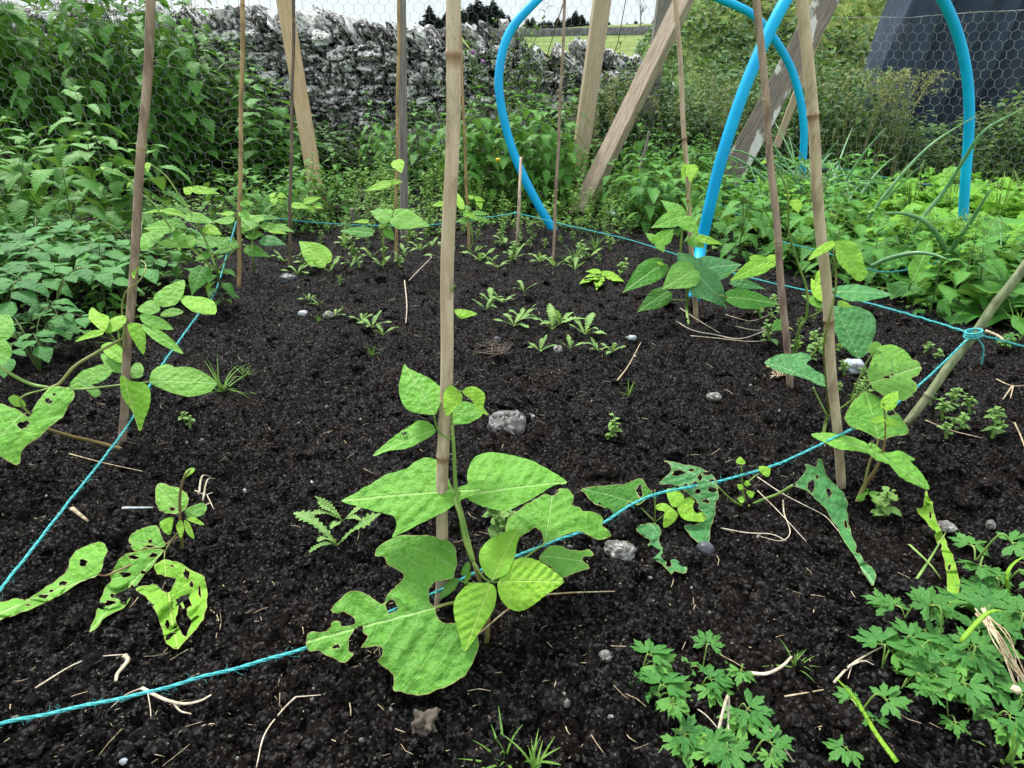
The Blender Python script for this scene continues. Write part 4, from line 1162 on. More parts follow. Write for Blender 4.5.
p.leaf('bean_young', [(498.4, 581), (502, 570), (512, 560.5), (527.7, 555.7), (543, 561.5), (555, 570), (564.4, 579), (551, 590), (539, 599.6), (523.7, 609.4), (510, 608.4), (501, 599.6), (497.5, 588)], (498.4, 582), (564.4, 579), .709, (0, -.5, .86), fold=.10, quilt=.016, tint=.35, label='yellow-green leaflet pointing right in the middle trio')
p.leaf('bean_young', [(494.5, 586), (496.4, 597.7), (492.5, 611), (479, 631), (464.5, 648.4), (459, 633), (454.4, 617), (453.4, 603.5), (458.3, 591.8), (469, 584), (484.7, 583)], (490, 585), (464.5, 648.4), .705, (0, -.45, .88), fold=.12, quilt=.013, tint=.2, label='pale green leaflet pointing down in the middle trio')
p.leaf('bean', [(403.5, 359.5), (400.6, 373), (398.6, 389), (403.5, 404.5), (415, 412), (433.8, 415), (438.7, 408), (442.6, 396.6), (441.6, 388), (432.8, 379), (417, 370), (407, 364)], (434, 415), (403.5, 359.5), .765, (.05, -.6, .78), fold=.10, tint=.7, label='upright pointed bean leaf high on the cane')
p.leaf('bean', [(435.7, 430), (429, 422), (419, 420), (409.4, 425), (393.7, 434.7), (371.3, 450.4), (388, 448), (405.5, 447), (421, 441.6), (432.8, 434.7)], (435.7, 430), (371.3, 450.4), .775, (0, -.35, .93), fold=.05, tint=.75, label='narrow-looking bean leaf with a black beetle on it')
p.leaf('bean', [(440, 410), (447, 405), (454.3, 403), (466, 400.5), (475.8, 403.5), (482.6, 411), (475.8, 418), (462, 424), (448.4, 424), (441.6, 418)], (441, 415), (482, 410), .825, tint=.8)
p.leaf('bean_young', [(451.4, 385.5), (445, 390), (443, 398), (443.6, 406.4), (446.5, 416), (454.3, 408.4), (462, 400.5), (461, 393)], (460, 392), (446.5, 416), .77, (-.1, -.7, .7), fold=.25, tint=.6, label='small yellow-green leaf wrapped over the cane')
p.leaf('bean_young', [(462, 391.8), (471.9, 386.3), (483.6, 391.8), (485, 399.6), (483.6, 406.4), (489.5, 414), (479.7, 411), (471.9, 400.5)], (462, 391.8), (489.5, 414), .77, (.1, -.7, .7), fold=.2, tint=.75)
p.leaf('bean', [(505, 525.7), (508, 514), (518, 507), (531.6, 498.4), (545, 490.6), (552, 492.5), (557, 490), (560, 482.7), (570.6, 484.7), (574.5, 494.5), (571.6, 501.3), (580.4, 502), (584, 505), (596, 505), (604.8, 508), (603.8, 516), (613.6, 523.75), (601.9, 531.6), (592, 532), (580.4, 527.7), (566.7, 533.5), (555, 539.4), (544, 543.5), (542.3, 533.5), (535.5, 527.7), (527.7, 531.6), (518, 536.4), (512, 532), (506, 531)],
       (545, 543), (553, 490), .785, (0, -.42, .9), [(508, 529, 1, 1)], tint=.5, fold=.08, N=4, quilt=.016, cell=.0015, label='bean leaf with ragged eaten edge behind the string')
p.leaf('bean', [(539, 558), (551, 545), (562.8, 546), (578.4, 549), (590, 546), (595, 552), (586, 554), (583, 558), (591, 564.8), (576.5, 570.6), (562.8, 576.5), (551, 566.7)], (541, 556), (592, 560), .765, (.1, -.4, .9), [(551, 553, .8, .8)], tint=.35, fold=.05, cell=.0015)
p.leaf('bean', [(438.8, 597.7), (447.6, 582), (457, 578), (457, 586), (449.5, 593.7)], (457, 579), (438.8, 598), .735, tint=.3)
p.leaf('bean', [(461, 575), (463, 567), (468, 561), (470.5, 566), (468, 573)], (464, 577), (469, 561), .735, tint=.5)
p.leaf('bean_young', [(464, 585), (466, 574), (471, 571), (470, 578)], (464, 585), (471, 571), .733, tint=.2)
p.leaf('bean_young', [(454, 310), (462, 309), (470, 310), (477, 312), (470, 316), (460, 318)], (454, 312), (478, 312), .80, tint=.5)
p.done()
bt_ = PY(405, 434.5, .772); mb = MB(); rock(mb, bt_+[0, -.004, .004], (.006, .0045, .0035), (0, 0, .6), 2, 3, 0, .05)
bb = MB()
for q in range(6):
    d = azi(q*1.05+.3, -.4); tube(bb, [bt_+[0, -.004, .004], bt_+[0, -.004, .006]+d*.004, bt_+[0, -.004, .001]+d*.006], .0003, 4)
be = empty('beetle', bt_, 'tiny shiny black beetle resting on a bean leaf beside the cane', 'beetle'); mb.build('body', M['dot'], be, bt_); bb.build('legs', M['dot'], be, bt_)

# --- plant to the right of the middle, chewed
o5 = lambda pts: C(570, 440, 5.12, pts)
b1 = G(656, 532); p = Plant('low bean plant with yellowish leaflets, between the central cane and the stout cane', b1)
p.stem([b1-[0, 0, .02], o5((440, 430)) and PY(655, 522, .99)], .0028)
p.stem([PY(655, 522, .99), PY(648, 515, .995), PY(641, 508, 1.0)], .0016)
p.stem([PY(655, 522, .99), PY(655, 505, .985), PY(655, 490, .98)], .0012)
p.stem([PY(655, 522, .99), PY(661, 518, .985), PY(666, 513, .98)], .0014)
p.stem([PY(672, 507, .98), PY(678, 507, .98)], .001)
p.stem([PY(657, 526, .99), PY(662, 536, .97), PY(666, 545, .96)], .0012, edge=.4)
p.leaf('bean_dark', o5([(60, 235), (180, 230), (260, 228), (300, 212), (330, 195), (365, 190), (390, 230), (425, 265), (400, 300), (350, 335), (300, 322), (290, 350), (220, 385), (180, 380), (185, 352), (130, 325), (110, 305), (80, 270)]), o5((295, 310)), o5((60, 235)), 1.0, (-.1, -.5, .86), [(640, 491, 3.4, 5.5)], tint=.7, fold=.12, cell=.0016, label='dark glossy bean leaf with one hole')
p.leaf('bean_young', o5([(495, 250), (515, 240), (545, 238), (580, 270), (585, 310), (560, 340), (525, 340), (503, 300)]), o5((560, 345)), o5((500, 245)), .975, (0, -.5, .86), tint=.4)
p.leaf('bean_young', o5([(550, 345), (575, 310), (620, 283), (640, 310), (630, 335), (645, 370), (690, 362), (710, 380), (720, 405), (660, 415), (600, 412), (565, 390)]), o5((550, 350)), o5((720, 400)), .97, (0, -.5, .86), tint=.45)
p.leaf('bean_young', o5([(440, 330), (480, 318), (520, 345), (553, 380), (530, 420), (485, 438), (480, 400), (485, 365), (450, 355)]), o5((550, 370)), o5((450, 335)), .97, (0, -.5, .86), tint=.4)
p.leaf('bean_blue', o5([(340, 455), (380, 430), (440, 430), (465, 465), (455, 510), (475, 548), (520, 590), (570, 605), (605, 635), (590, 668), (540, 660), (520, 672), (490, 640), (430, 600), (405, 560), (400, 535), (410, 515), (370, 490)]), o5((410, 430)), o5((605, 650)), .965, (0, -.45, .88), [(669, 562, 2.8, 3.4)], tint=.5, fold=.08, cell=.0016, label='bluish chewed leaf hanging towards the stones')
p.done()
# --- the bean with buds by the string and its lacy leaf, with the long arm to the right
o6 = lambda pts: C(760, 370, 5.12, pts); o7 = lambda pts: C(760, 480, 5.12, pts)
b2 = G(741, 531); p = Plant('stripped bean plant with buds by the string, its leaves eaten to lace', b2)
N2 = PY(746, 508, 1.06)
p.stem([b2-[0, 0, .02], PY(742, 522, 1.05), N2], [.0034, .003])
p.stem([N2, PY(743, 492, 1.055), PY(742, 478, 1.05), PY(741, 466, 1.045)], [.0026, .002, .001], edge=0)
p.stem([N2, PY(733, 501, 1.03), PY(724, 493, 1.01), PY(718, 487, 1.0)], [.0024, .0018])
p.stem([N2, PY(762, 500, 1.05), PY(778, 494, 1.04), PY(793, 485, 1.03)], [.003, .0024])
p.stem([PY(745, 485, 1.05), PY(754, 477, 1.05), PY(762, 472, 1.05)], .0014)
for (a, b, c, d, r) in ((741, 464, 740, 456, .5), (762, 473, 771, 467, .45), (744, 500, 737, 498, .5), (748, 495, 755, 492, .5), (743, 488, 737, 484, .5), (745, 482, 751, 485, .5)):
    p.leaf('bean_young', (a, b), (c, d), 1.1, 1.045, sem=True, tint=.3)
p.leaf('bean_blue', o5([(480, 88), (560, 110), (640, 130), (700, 155), (740, 190), (755, 235), (762, 290), (745, 330), (748, 370), (728, 430), (718, 500), (680, 500), (630, 460), (592, 415), (640, 412), (700, 395), (690, 365), (655, 335), (640, 290), (590, 255), (540, 218), (458, 205), (512, 160), (515, 115)]), o5((752, 232)), o5((480, 90)), .995, (-.1, -.55, .83),
       [(678, 472, 5.5, 3), (695, 484, 3, 2.6), (698, 491, 2.6, 2.2), (712.6, 489, 4.4, 3), (706.7, 500, 3.3, 2.1), (700, 477, 2.2, 4), (707.5, 473, 5, 2.2), (692, 469, 3.5, 1.6), (686, 484, 2, 1.4), (712, 481, 2.6, 2), (697, 504, 2.4, 3)], tint=.5, fold=.06, N=6, cell=.0012, label='bluish leaf eaten into a lace of holes')
p.leaf('bean_blue', [(795, 483), (807, 469.6), (806, 461.8), (816.6, 466), (820.5, 457), (827, 458), (830, 469.6), (837, 477.4), (844, 491), (849.8, 502.8), (850, 515), (849.8, 528.8), (857.6, 548), (865.5, 562), (875, 569.8), (873.3, 585.5), (866, 577.7), (855.7, 558), (844, 542.5), (838, 528.8), (824.5, 509.3), (808.8, 493), (799, 487)], (797, 485), (875, 585), 1.03, (.2, -.5, .84),
       [(811.5, 485, 4.6, 6.4), (830, 492, 3.2, 5), (818, 476, 1.4, 2), (846, 524, 1.4, 4), (858, 550, 2, 3)], tint=.55, fold=.05, cell=.0014, N=6, droop=.0, label='long torn bluish leaf reaching down towards the buttercups')
p.done()

# --- right plant at the stout grey cane
b3 = G(855, 506); b3b = G(823, 440)
p = Plant('bean plant with big heart-shaped leaves at the stout grey cane', b3)
p.stem([b3-[0, 0, .02], PY(862, 490, 1.07), PY(873, 474, 1.06), PY(880, 462, 1.055)], [.0044, .0034, .0026], edge=.2)
p.stem([PY(880, 462, 1.055), PY(885, 440, 1.05), PY(885, 418, 1.05), PY(883, 402, 1.05)], [.0018, .0015, .001], edge=.5)
p.stem([PY(864, 487, 1.075), PY(869, 465, 1.08), PY(877, 445, 1.09), PY(878, 438, 1.095)], [.0026, .002])
p.stem([PY(852, 505, 1.07), PY(880, 507, 1.05), PY(913, 509, 1.03)], [.0032, .003, .0028], edge=1.0)
p.stem([PY(850, 506, 1.08), PY(820, 511, 1.1), PY(795, 511, 1.12)], [.0028, .0026], edge=1.0)
p.stem([PY(873, 442, 1.06), PY(870, 448, 1.06)], .001)
p.leaf('bean', o6([(440, 240), (465, 185), (500, 135), (550, 95), (600, 115), (680, 160), (720, 220), (775, 270), (768, 315), (680, 345), (620, 355), (540, 320), (470, 280)]), (878, 438), (868, 390), 1.10, (0, -.62, .78), [(892.8, 411, 4, 3.4)], tint=.55, fold=.10, cell=.0017, label='large smooth bean leaf with one hole below the tip')
p.leaf('bean', o6([(268, 308), (380, 315), (480, 340), (550, 378), (556, 425), (480, 410), (400, 398), (330, 360)]), (868, 450), (812, 430), 1.06, (-.1, -.4, .9), tint=.75, fold=.05)
p.leaf('bean', o6([(550, 390), (575, 370), (640, 420), (720, 405), (800, 425), (812, 440), (785, 452), (850, 520), (890, 590), (800, 570), (720, 540), (660, 480), (600, 460), (556, 430)]), (870, 450), (934, 485), 1.055, (.1, -.4, .9), tint=.75, fold=.05, label='pale leaf pointing down to the right')
for a, b, c, d in ((884, 419, 868, 421), (886, 421, 906, 425), (883, 402, 890, 398), (884, 408, 900, 388)): p.leaf('bean_young', (a, b), (c, d), .45, 1.045, sem=True, tint=.4)
p.leaf('bean_young', [(925, 491), (929, 498), (934, 505), (936, 519), (943.6, 536), (950, 552), (955, 564), (960, 581), (957, 601), (947.5, 601), (946.5, 583.5), (944.6, 562), (937.7, 544.5), (930, 527), (916, 509.5), (923, 507)], (914, 509), (953, 603), 1.03, (0, -.5, .86), [(931, 515, 1.2, 4), (940, 545, 1.6, 4), (949, 568, 1.2, 3)], tint=.35, fold=.1, cell=.0014, droop=0.0, label='yellow-green strip of a leaf left after eating')
for a, b, c, d in ((862, 494, 870, 488), (870, 495, 880, 492), (872, 499, 884, 503), (858, 500, 866, 493)): p.leaf('bean', (a, b), (c, d), .6, 1.07, sem=True, tint=.8)
p.done('stem_brown')
p = Plant('tall bean plant twining up the stout grey cane, leaves at two heights', b3b)
p.stem([b3b-[0, 0, .02], PY(825, 425, 1.31), PY(828, 417, 1.30)], [.004, .0034])
p.stem([PY(828, 417, 1.30), PY(820, 402, 1.31), PY(813, 387, 1.32)], .0022)
p.stem([PY(828, 417, 1.30), PY(846, 405, 1.24), PY(862, 392, 1.2), PY(871, 384, 1.19)], [.0028, .002])
p.stem([PY(850, 400, 1.22), PY(862, 372, 1.2), PY(868, 360, 1.19), PY(876, 349, 1.185)], .0016)
p.stem([PY(829, 415, 1.3), PY(826, 380, 1.18), PY(824, 345, 1.12), PY(829, 320, 1.09), PY(836, 285, 1.085), PY(834, 250, 1.08)], [.0022, .002, .0016], edge=.3)
p.leaf('bean_blue', [(826, 300), (837, 303), (853.75, 303), (869, 305), (879, 310), (880, 322), (875, 339.4), (863.5, 357), (851.8, 355), (841, 343), (834, 327.7), (828, 310)], (858, 357), (838, 304), 1.24, (.15, -.75, .64), tint=.6, fold=.12, cell=.002, label='broad bluish leaf hanging behind the cane')
p.leaf('bean_blue', [(832, 290), (837, 287), (853.75, 282.7), (873.3, 284.7), (894.8, 288.6), (877, 296.4), (861.6, 300.7), (844, 299)], (832, 292), (894.8, 288.6), 1.25, (0, -.4, .9), tint=.8, fold=.05)
p.leaf('bean_young', [(834, 241.7), (845, 241), (855.7, 243), (861.6, 251.5), (864.5, 261), (871, 270), (863.5, 278.8), (851.8, 273), (840, 264), (835, 251.5)], (834, 245), (868, 275), 1.075, (.2, -.6, .75), tint=.1, fold=.2, label='folded yellow-edged leaf at the top of the twining stem')
p.leaf('bean_young', [(808.8, 257.5), (818.6, 246), (833, 240.7), (834, 246.6), (824.5, 252.5)], (834, 243), (808.8, 257.5), 1.075, (-.1, -.5, .8), tint=.3, fold=.1)
p.leaf('bean_pale', [(866.4, 372), (872, 359), (879, 350), (895, 351), (912.7, 353.4), (924, 357), (926.4, 364), (922, 371), (913.7, 377), (919.6, 384), (915, 392), (905, 399), (889, 398), (877, 392), (870, 383)], (871, 383), (926, 362), 1.185, (.1, -.55, .83), [(887, 377, 3.4, 1.4), (893, 374, 2, 1.2)], tint=.35, fold=.14, cell=.0018, label='broad pale leaf with a ragged end')
p.leaf('bean_pale', [(877, 348), (892.8, 344), (906.5, 349), (914, 357), (910, 363.8), (896.7, 360), (885, 354)], (877, 348), (914, 361), 1.18, (.1, -.6, .8), tint=.9, fold=.08)
p.leaf('bean_pale', [(868, 352), (871, 343), (879, 341), (884, 347), (880, 354)], (870, 352), (884, 344), 1.2, (0, -.6, .8), tint=.8)
p.leaf('bean_blue', [(766.8, 357), (783, 351), (808.8, 350), (812, 357), (807, 364), (822.5, 374.5), (832, 385), (820.5, 386), (806.9, 379), (785, 371), (772, 364)], (825, 385), (767, 357), 1.32, (0, -.45, .88), tint=.8, fold=.1, cell=.002, label='low pale-edged leaf by the foot of the reddish cane')
p.leaf('bean_young', (826, 270), (815, 285), .5, 1.3, sem=True, tint=.6)
p.leaf('bean_young', (838, 303), (854, 306), .6, 1.09, sem=True, tint=.7)
p.done('stem')
# upright bean leaf seen against the salad bed
b4 = G(793, 352); p = Plant('bean plant climbing the reddish brown cane, yellow young leaves', b4)
p.stem([b4-[0, 0, .02], PY(800, 328, 1.75), PY(806, 318, 1.74), PY(807, 292, 1.72), PY(797, 260, 1.70), PY(789, 232, 1.66), PY(787, 190, 1.63), PY(770, 160, 1.62)], [.0038, .0034, .0026, .0018])
p.stem([PY(806, 318, 1.74), PY(820, 312, 1.7), PY(828, 305, 1.66)], .002)
p.stem([PY(793, 330, 1.76), PY(780, 322, 1.8), PY(772, 314, 1.82)], .0018)
for a in (((774, 263), (758, 268), .5, 'bean_young', .2), ((774, 262), (784, 256), .9, 'bean_young', .5), ((825, 305), (802, 293), .6, 'bean', .6), ((824, 300), (812, 275), .5, 'bean_young', .7), ((826, 303), (822, 288), .6, 'bean_young', .8),
          ((795, 200), (799, 212), .8, 'bean_young', .7), ((790, 196), (783, 194), .6, 'bean_young', .8), ((770, 160), (760, 163), .5, 'bean_young', .6), ((785, 322), (772, 330), .8, 'bean_dark', .6)):
    p.leaf(a[3], a[0], a[1], a[2], 1.66 if a[0][1] < 250 else 1.72, sem=True, tint=a[4])
p.done()
b4 = G(909, 300); p = Plant('single tall bean shoot with one upright leaf before the onions', b4)
p.stem([b4-[0, 0, .02], PY(909, 290, 2.2), PY(911, 282, 2.15)], .003)
p.leaf('bean', [(922, 241.7), (929, 238), (935, 239), (935.8, 247.6), (930, 261), (920, 277), (912, 280.8), (907.5, 269), (914, 257)], (912, 281), (933, 238), 2.15, (0, -.8, .6), tint=.7, fold=.12)
p.done()
# --- plant at the slim cane before the hoop leg
q8 = lambda x, y: (600+x/4.267, 160+y/4.267)
b5 = G(690, 322); p = Plant('bushy bean plant in front of the blue hoop leg, leaves dark below and light above', b5)
p.stem([b5-[0, 0, .02], PY(*q8(370, 640), 2.12), PY(*q8(372, 560), 2.1), PY(*q8(345, 440), 2.1), PY(*q8(352, 290), 2.1), PY(*q8(380, 200), 2.1), PY(*q8(392, 90), 2.1), PY(*q8(388, 30), 2.1)], [.0045, .0042, .0036, .003, .002])
p.stem([PY(*q8(372, 560), 2.1), PY(*q8(395, 500), 2.06), PY(*q8(410, 470), 2.04)], .0026)
p.stem([PY(*q8(370, 600), 2.1), PY(*q8(270, 600), 2.05), PY(*q8(160, 650), 2.03)], .0018)
LE = [((350, 240), (220, 280), .62, 'bean', .8, 2.08), ((350, 235), (262, 160), .6, 'bean', .6, 2.1), ((345, 250), (425, 312), .7, 'bean', .8, 2.06),
      ((245, 350), (195, 305), .75, 'bean', .8, 2.06), ((245, 352), (322, 285), .55, 'bean', .8, 2.05), ((250, 352), (275, 392), .9, 'bean', .7, 2.04),
      ((385, 330), (450, 372), .8, 'bean', .4, 2.06), ((410, 330), (526, 352), .42, 'bean_young', .1, 2.04),
      ((410, 470), (616, 428), .62, 'bean_blue', .3, 2.05), ((408, 480), (552, 622), .85, 'bean_blue', .4, 2.0), ((405, 468), (268, 540), .82, 'bean_pale', .3, 2.0), ((400, 460), (330, 385), .9, 'bean_blue', .6, 2.02),
      ((270, 440), (100, 552), .5, 'bean_dark', .9, 2.04), ((290, 560), (157, 640), .6, 'bean_dark', .7, 2.04), ((245, 435), (278, 450), .5, 'bean_young', .5, 2.03),
      ((722, 430), (555, 505), .42, 'bean_young', .05, 1.98), ((722, 432), (780, 405), .8, 'bean_young', .3, 1.97), ((545, 585), (785, 600), .46, 'bean_dark', .9, 1.93), ((560, 520), (712, 542), .35, 'bean_blue', .5, 2.0), ((640, 420), (720, 412), .4, 'bean_young', .2, 2.0),
      ((378, 22), (352, 78), .55, 'bean_young', .4, 2.08), ((390, 22), (386, 92), .5, 'bean_young', .7, 2.07), ((402, 22), (414, 70), .5, 'bean_young', .8, 2.08)]
for (a, b, w, mt, tn, y) in LE:
    p.leaf(mt, q8(*a), q8(*b), w, y, sem=True, tint=tn, n=(U(-.2, .2), -.62+U(-.1, .1), .75), wave=.05, fold=.14)
p.stem([PY(*q8(545, 585), 1.93), PY(*q8(420, 560), 2.02), PY(*q8(372, 600), 2.1)], .0016)
p.stem([PY(*q8(722, 430), 1.97), PY(*q8(560, 480), 2.03), PY(*q8(372, 570), 2.1)], .0016)
p.done()
# --- left cane plant
q1 = lambda x, y: (x/4.267, 250+y/4.267)
b6 = G(132, 447); p = Plant('bean plant sprawling around the left brown cane, long bare arms and yellow-green leaves', b6)
yy = 1.24
p.stem([b6-[0, 0, .01], PY(100, 443, 1.24), PY(70, 436, 1.2), PY(44, 428, 1.16)], [.0036, .0032], edge=.7)
p.stem([PY(44, 428, 1.16), PY(20, 400, 1.15), PY(49, 388, 1.16)], .002)
p.stem([PY(-30, 345, 1.25), PY(0, 367, 1.22), PY(28, 383, 1.2), PY(50, 388, 1.19)], [.0030, .0032])
p.stem([PY(50, 388, 1.19), PY(60, 383, 1.2), PY(75, 366, 1.22), PY(98, 352, 1.25), PY(124, 338, 1.27)], [.0032, .0028], edge=.35)
p.stem([PY(50, 390, 1.19), PY(85, 389, 1.21), PY(120, 385, 1.24), PY(149, 382, 1.25)], [.0026, .0018])
p.stem([PY(124, 350, 1.28), PY(112, 336, 1.26), PY(104, 331, 1.25)], .0014)
p.stem([PY(124, 338, 1.27), PY(122, 310, 1.30), PY(126, 292, 1.28), PY(140, 280, 1.28), PY(146, 266, 1.32), PY(141, 260, 1.34)], .0017, edge=.3)
def tl(mat, pts, base, tip, y, **k): p.leaf(mat, [q1(*a) for a in pts], q1(*base), q1(*tip), y, **k)
tl('bean_young', [(380, 230), (420, 262), (460, 280), (462, 310), (445, 350), (400, 315), (372, 280)], (445, 350), (380, 230), 1.24, tint=.6, label='small yellow leaf pointing up beside the cane')
tl('bean_young', [(310, 382), (400, 342), (440, 350), (436, 362), (380, 376)], (440, 355), (310, 382), 1.23, tint=.3)
tl('bean_young', [(460, 330), (470, 285), (530, 270), (530, 310), (490, 345), (450, 355)], (445, 352), (532, 285), 1.25, tint=.4)
tl('bean_pale', [(655, 200), (690, 160), (735, 135), (780, 120), (778, 190), (745, 235), (690, 242), (660, 220)], (690, 242), (780, 120), 1.34, n=(0, -.7, .7), tint=.9, label='upright pale leaf right of the cane')
tl('bean_young', [(770, 200), (850, 198), (910, 210), (912, 255), (840, 258), (790, 240)], (775, 205), (915, 235), 1.36, n=(0, -.3, .95), tint=.1, label='bright leaf lying across the string')
tl('bean', [(600, 275), (680, 285), (732, 327), (660, 332), (610, 310)], (600, 285), (732, 327), 1.25, tint=.7)
tl('bean_young', [(540, 320), (600, 315), (622, 360), (605, 440), (570, 390)], (590, 310), (605, 440), 1.24, n=(0, -.75, .66), tint=.05)
tl('bean', [(605, 315), (700, 350), (772, 425), (690, 400), (630, 360)], (600, 312), (772, 425), 1.24, tint=.8)
tl('bean_pale', [(635, 560), (665, 535), (720, 505), (785, 492), (860, 510), (912, 545), (905, 565), (880, 590), (800, 615), (700, 597)], (640, 562), (912, 550), 1.25, n=(0, -.5, .86), tint=.55, fold=.08, label='broad oval leaf under the string')
tl('bean_young', [(515, 535), (560, 560), (620, 570), (640, 640), (605, 720), (580, 768), (560, 690), (520, 620)], (530, 540), (580, 768), 1.23, n=(0, -.75, .66), tint=.0, fold=.14, label='leaf hanging down over the foot of the cane')
tl('bean_pale', [(285, 570), (330, 520), (400, 495), (460, 490), (480, 520), (440, 560), (380, 570), (350, 585)], (480, 510), (285, 570), 1.3, tint=.5)
tl('bean_young', [(425, 395), (470, 385), (530, 430), (520, 480), (470, 460), (430, 420)], (525, 470), (425, 395), 1.3, tint=.2)
tl('bean_pale', [(560, 490), (590, 475), (612, 505), (600, 540), (560, 545)], (560, 540), (600, 480), 1.3, tint=.5)
tl('bean_pale', [(640, 555), (650, 510), (700, 480), (740, 495), (715, 520), (680, 535)], (640, 560), (735, 490), 1.32, tint=.7)
tl('bean_pale', [(580, 240), (640, 205), (685, 250), (650, 275), (600, 262)], (690, 262), (590, 240), 1.36, tint=.4)
tl('bean_pale', [(690, 265), (740, 245), (780, 258), (740, 280), (690, 285)], (685, 272), (780, 258), 1.36, tint=.8)
tl('bean', [(420, 430), (500, 440), (525, 520), (470, 515), (440, 480)], (525, 530), (425, 430), 1.29, tint=.6)
tl('bean_pale', [(340, 560), (385, 570), (425, 600), (400, 622), (370, 600)], (345, 558), (420, 610), 1.27, tint=.2)
tl('bean_young', [(555, 70), (575, 58), (600, 75), (585, 85), (570, 118), (560, 105)], (600, 72), (567, 118), 1.3, tint=.4)
p.leaf('bean', [(49, 388), (62, 386.5), (71, 388), (72.7, 395), (66, 404), (58.6, 414), (48, 424), (35, 434), (23, 441), (15, 447), (12, 456), (5, 457), (-10, 450), (-30, 452), (-36, 420), (-10, 400), (8, 405), (20, 411), (28, 416), (36, 404)], (50, 388), (-25, 452), 1.15, (0, -.5, .86), [(48, 401, 3.4, 2.6), (22, 423, 5, 3.6), (54, 394, 2, 1.2)], tint=.8, fold=.04, cell=.0018, label='long curved leaf chewed at the fold')
p.leaf('bean', [(3, 311), (10, 318), (12, 326), (8, 335), (-2, 342), (-22, 346), (-36, 330), (-20, 312)], (-26, 345), (10, 318), 1.2, tint=.6)
p.leaf('bean', [(-4, 341), (5, 340), (10, 347), (8, 355), (-1, 363), (-20, 356)], (-20, 345), (8, 356), 1.2, tint=.6)
p.leaf('bean_young', [(6, 396), (12, 393), (22, 399), (24, 405), (14, 406)], (10, 408), (18, 396), 1.16, tint=.3)
p.done('stem')
# --- low chewed plant lower left
q2 = lambda x, y: (x/4.267, 370+y/4.267); q3 = lambda x, y: (x/4.267, 480+y/4.267)
b7 = G(181, 545); p = Plant('low bean plant on the left with leaves riddled by holes', b7)
p.stem([b7-[0, 0, .02], PY(181, 530, .93), PY(180, 516, .93), PY(180, 495, .93), PY(184, 478, .93), PY(190, 470, .93)], [.0028, .0024, .0016], edge=.3)
p.stem([PY(181, 530, .93), PY(173, 538, .92), PY(165, 551, .90)], .0018)
p.stem([PY(165, 551, .90), PY(164, 560, .88)], .0012)
p.stem([PY(181, 535, .93), PY(140, 560, .88), PY(109, 574.5, .85), PY(99, 575, .84)], .0018, edge=.6)
p.leaf('bean', [(-14, 600), (0, 597), (11.7, 596), (25.8, 597), (40, 588), (50, 583), (61, 576), (68, 566.7), (66.8, 559.7), (72.7, 548), (86.7, 542), (100.8, 541.4), (106, 549), (103, 562), (98.4, 575), (82, 580.8), (58.6, 594.8), (40, 603), (23.4, 609), (0, 614.8), (-14, 617)], (99, 575), (-14, 612), .84, (0, -.5, .86), [(83.5, 562, 5.6, 4.2), (62, 583, 4, 2.2), (42, 595, 4.6, 2), (50, 590, 2.4, 1.2), (25, 603, 3, .9)], tint=.95, fold=.03, cell=.0014, label='long pale leaf with a curled lip, at the frame edge')
p.leaf('bean', [(126.6, 536), (132, 530), (140.6, 527), (154.7, 525), (161.7, 536), (164.8, 546.8), (150, 548), (133.6, 549.8), (127.7, 543)], (165, 548), (127, 538), .90, (0, -.5, .86), [(149, 546, 6, 1.2), (150, 541, 2.4, 2), (129, 543, 1.4, 1.4)], tint=.75, cell=.0014)
p.leaf('bean', [(164, 550), (158, 558), (152, 566.7), (140.6, 578), (131, 592.5), (121.9, 606.6), (103, 613.6), (93.75, 623), (83, 628.8), (91.4, 613.6), (97, 597), (103, 585.5), (110, 580.8), (109, 573.75), (114.8, 562), (122, 556), (131, 552.7), (150, 549)], (164, 550), (83, 629), .89, (0, -.5, .86), [(133, 557, 5.2, 2.2), (125.4, 573.75, 7, 2.6), (153.5, 555.5, 4, 2.2), (106.6, 601, 6, 2.4), (110.5, 594, 2.6, 2.2), (131, 586, 3, 2), (143, 572, 3, 1.6)], tint=.6, cell=.0013, fold=.08, label='long leaf peppered with slots')
p.leaf('bean_young', [(154.7, 565.5), (159, 562), (164, 559.7), (170, 560), (178, 562), (188, 568), (199, 572.6), (204, 578), (204.5, 592.5), (203, 604), (200, 616), (194, 625), (187.5, 632), (173.4, 645.5), (163, 640.5), (159, 627.7), (154.7, 611), (150, 603), (145, 596), (134.8, 589), (143, 585), (152, 584), (158, 586), (161.7, 590), (168.75, 591), (173.4, 583), (175, 578), (164, 576), (156, 573)], (164, 560), (173, 645), .86, (0, -.5, .86), [(181, 617, 7, 15), (184.5, 601, 4.6, 7), (190, 583, 1.8, 3.6), (185, 573, 3, 5), (198, 590, 1.2, 6), (165, 622, 2.6, 3.6), (172, 566, 2, 1)], tint=.2, cell=.0012, fold=.05, N=5, label='yellow-green leaf eaten down to its ribs')
p.leaf('bean_pale', [q2(*a) for a in [(660, 478), (720, 490), (770, 505), (803, 540), (800, 575), (780, 600), (740, 615), (690, 605), (665, 570)]], q2(765, 600), q2(660, 478), .93, n=(0, -.6, .8), holes=[(172.5, 509, 3, 2)], tint=.8, label='upright pale leaf with black scars')
p.leaf('bean_pale', [(185, 510), (193, 505), (203, 502), (206, 508), (200, 516), (188, 517)], (183, 517), (206, 503), .94, tint=.2)
p.leaf('bean_young', [(181, 520), (176, 526), (178, 533), (180, 538), (184, 528)], (182, 520), (180, 538), .925, tint=.4)
p.leaf('bean_young', [(184, 520), (190, 524), (193.5, 538), (186, 532)], (184, 520), (193.5, 538), .925, tint=.4)
p.leaf('bean_young', [(186, 519), (194, 517), (204, 524), (195, 523)], (186, 519), (204, 524), .925, tint=.5)
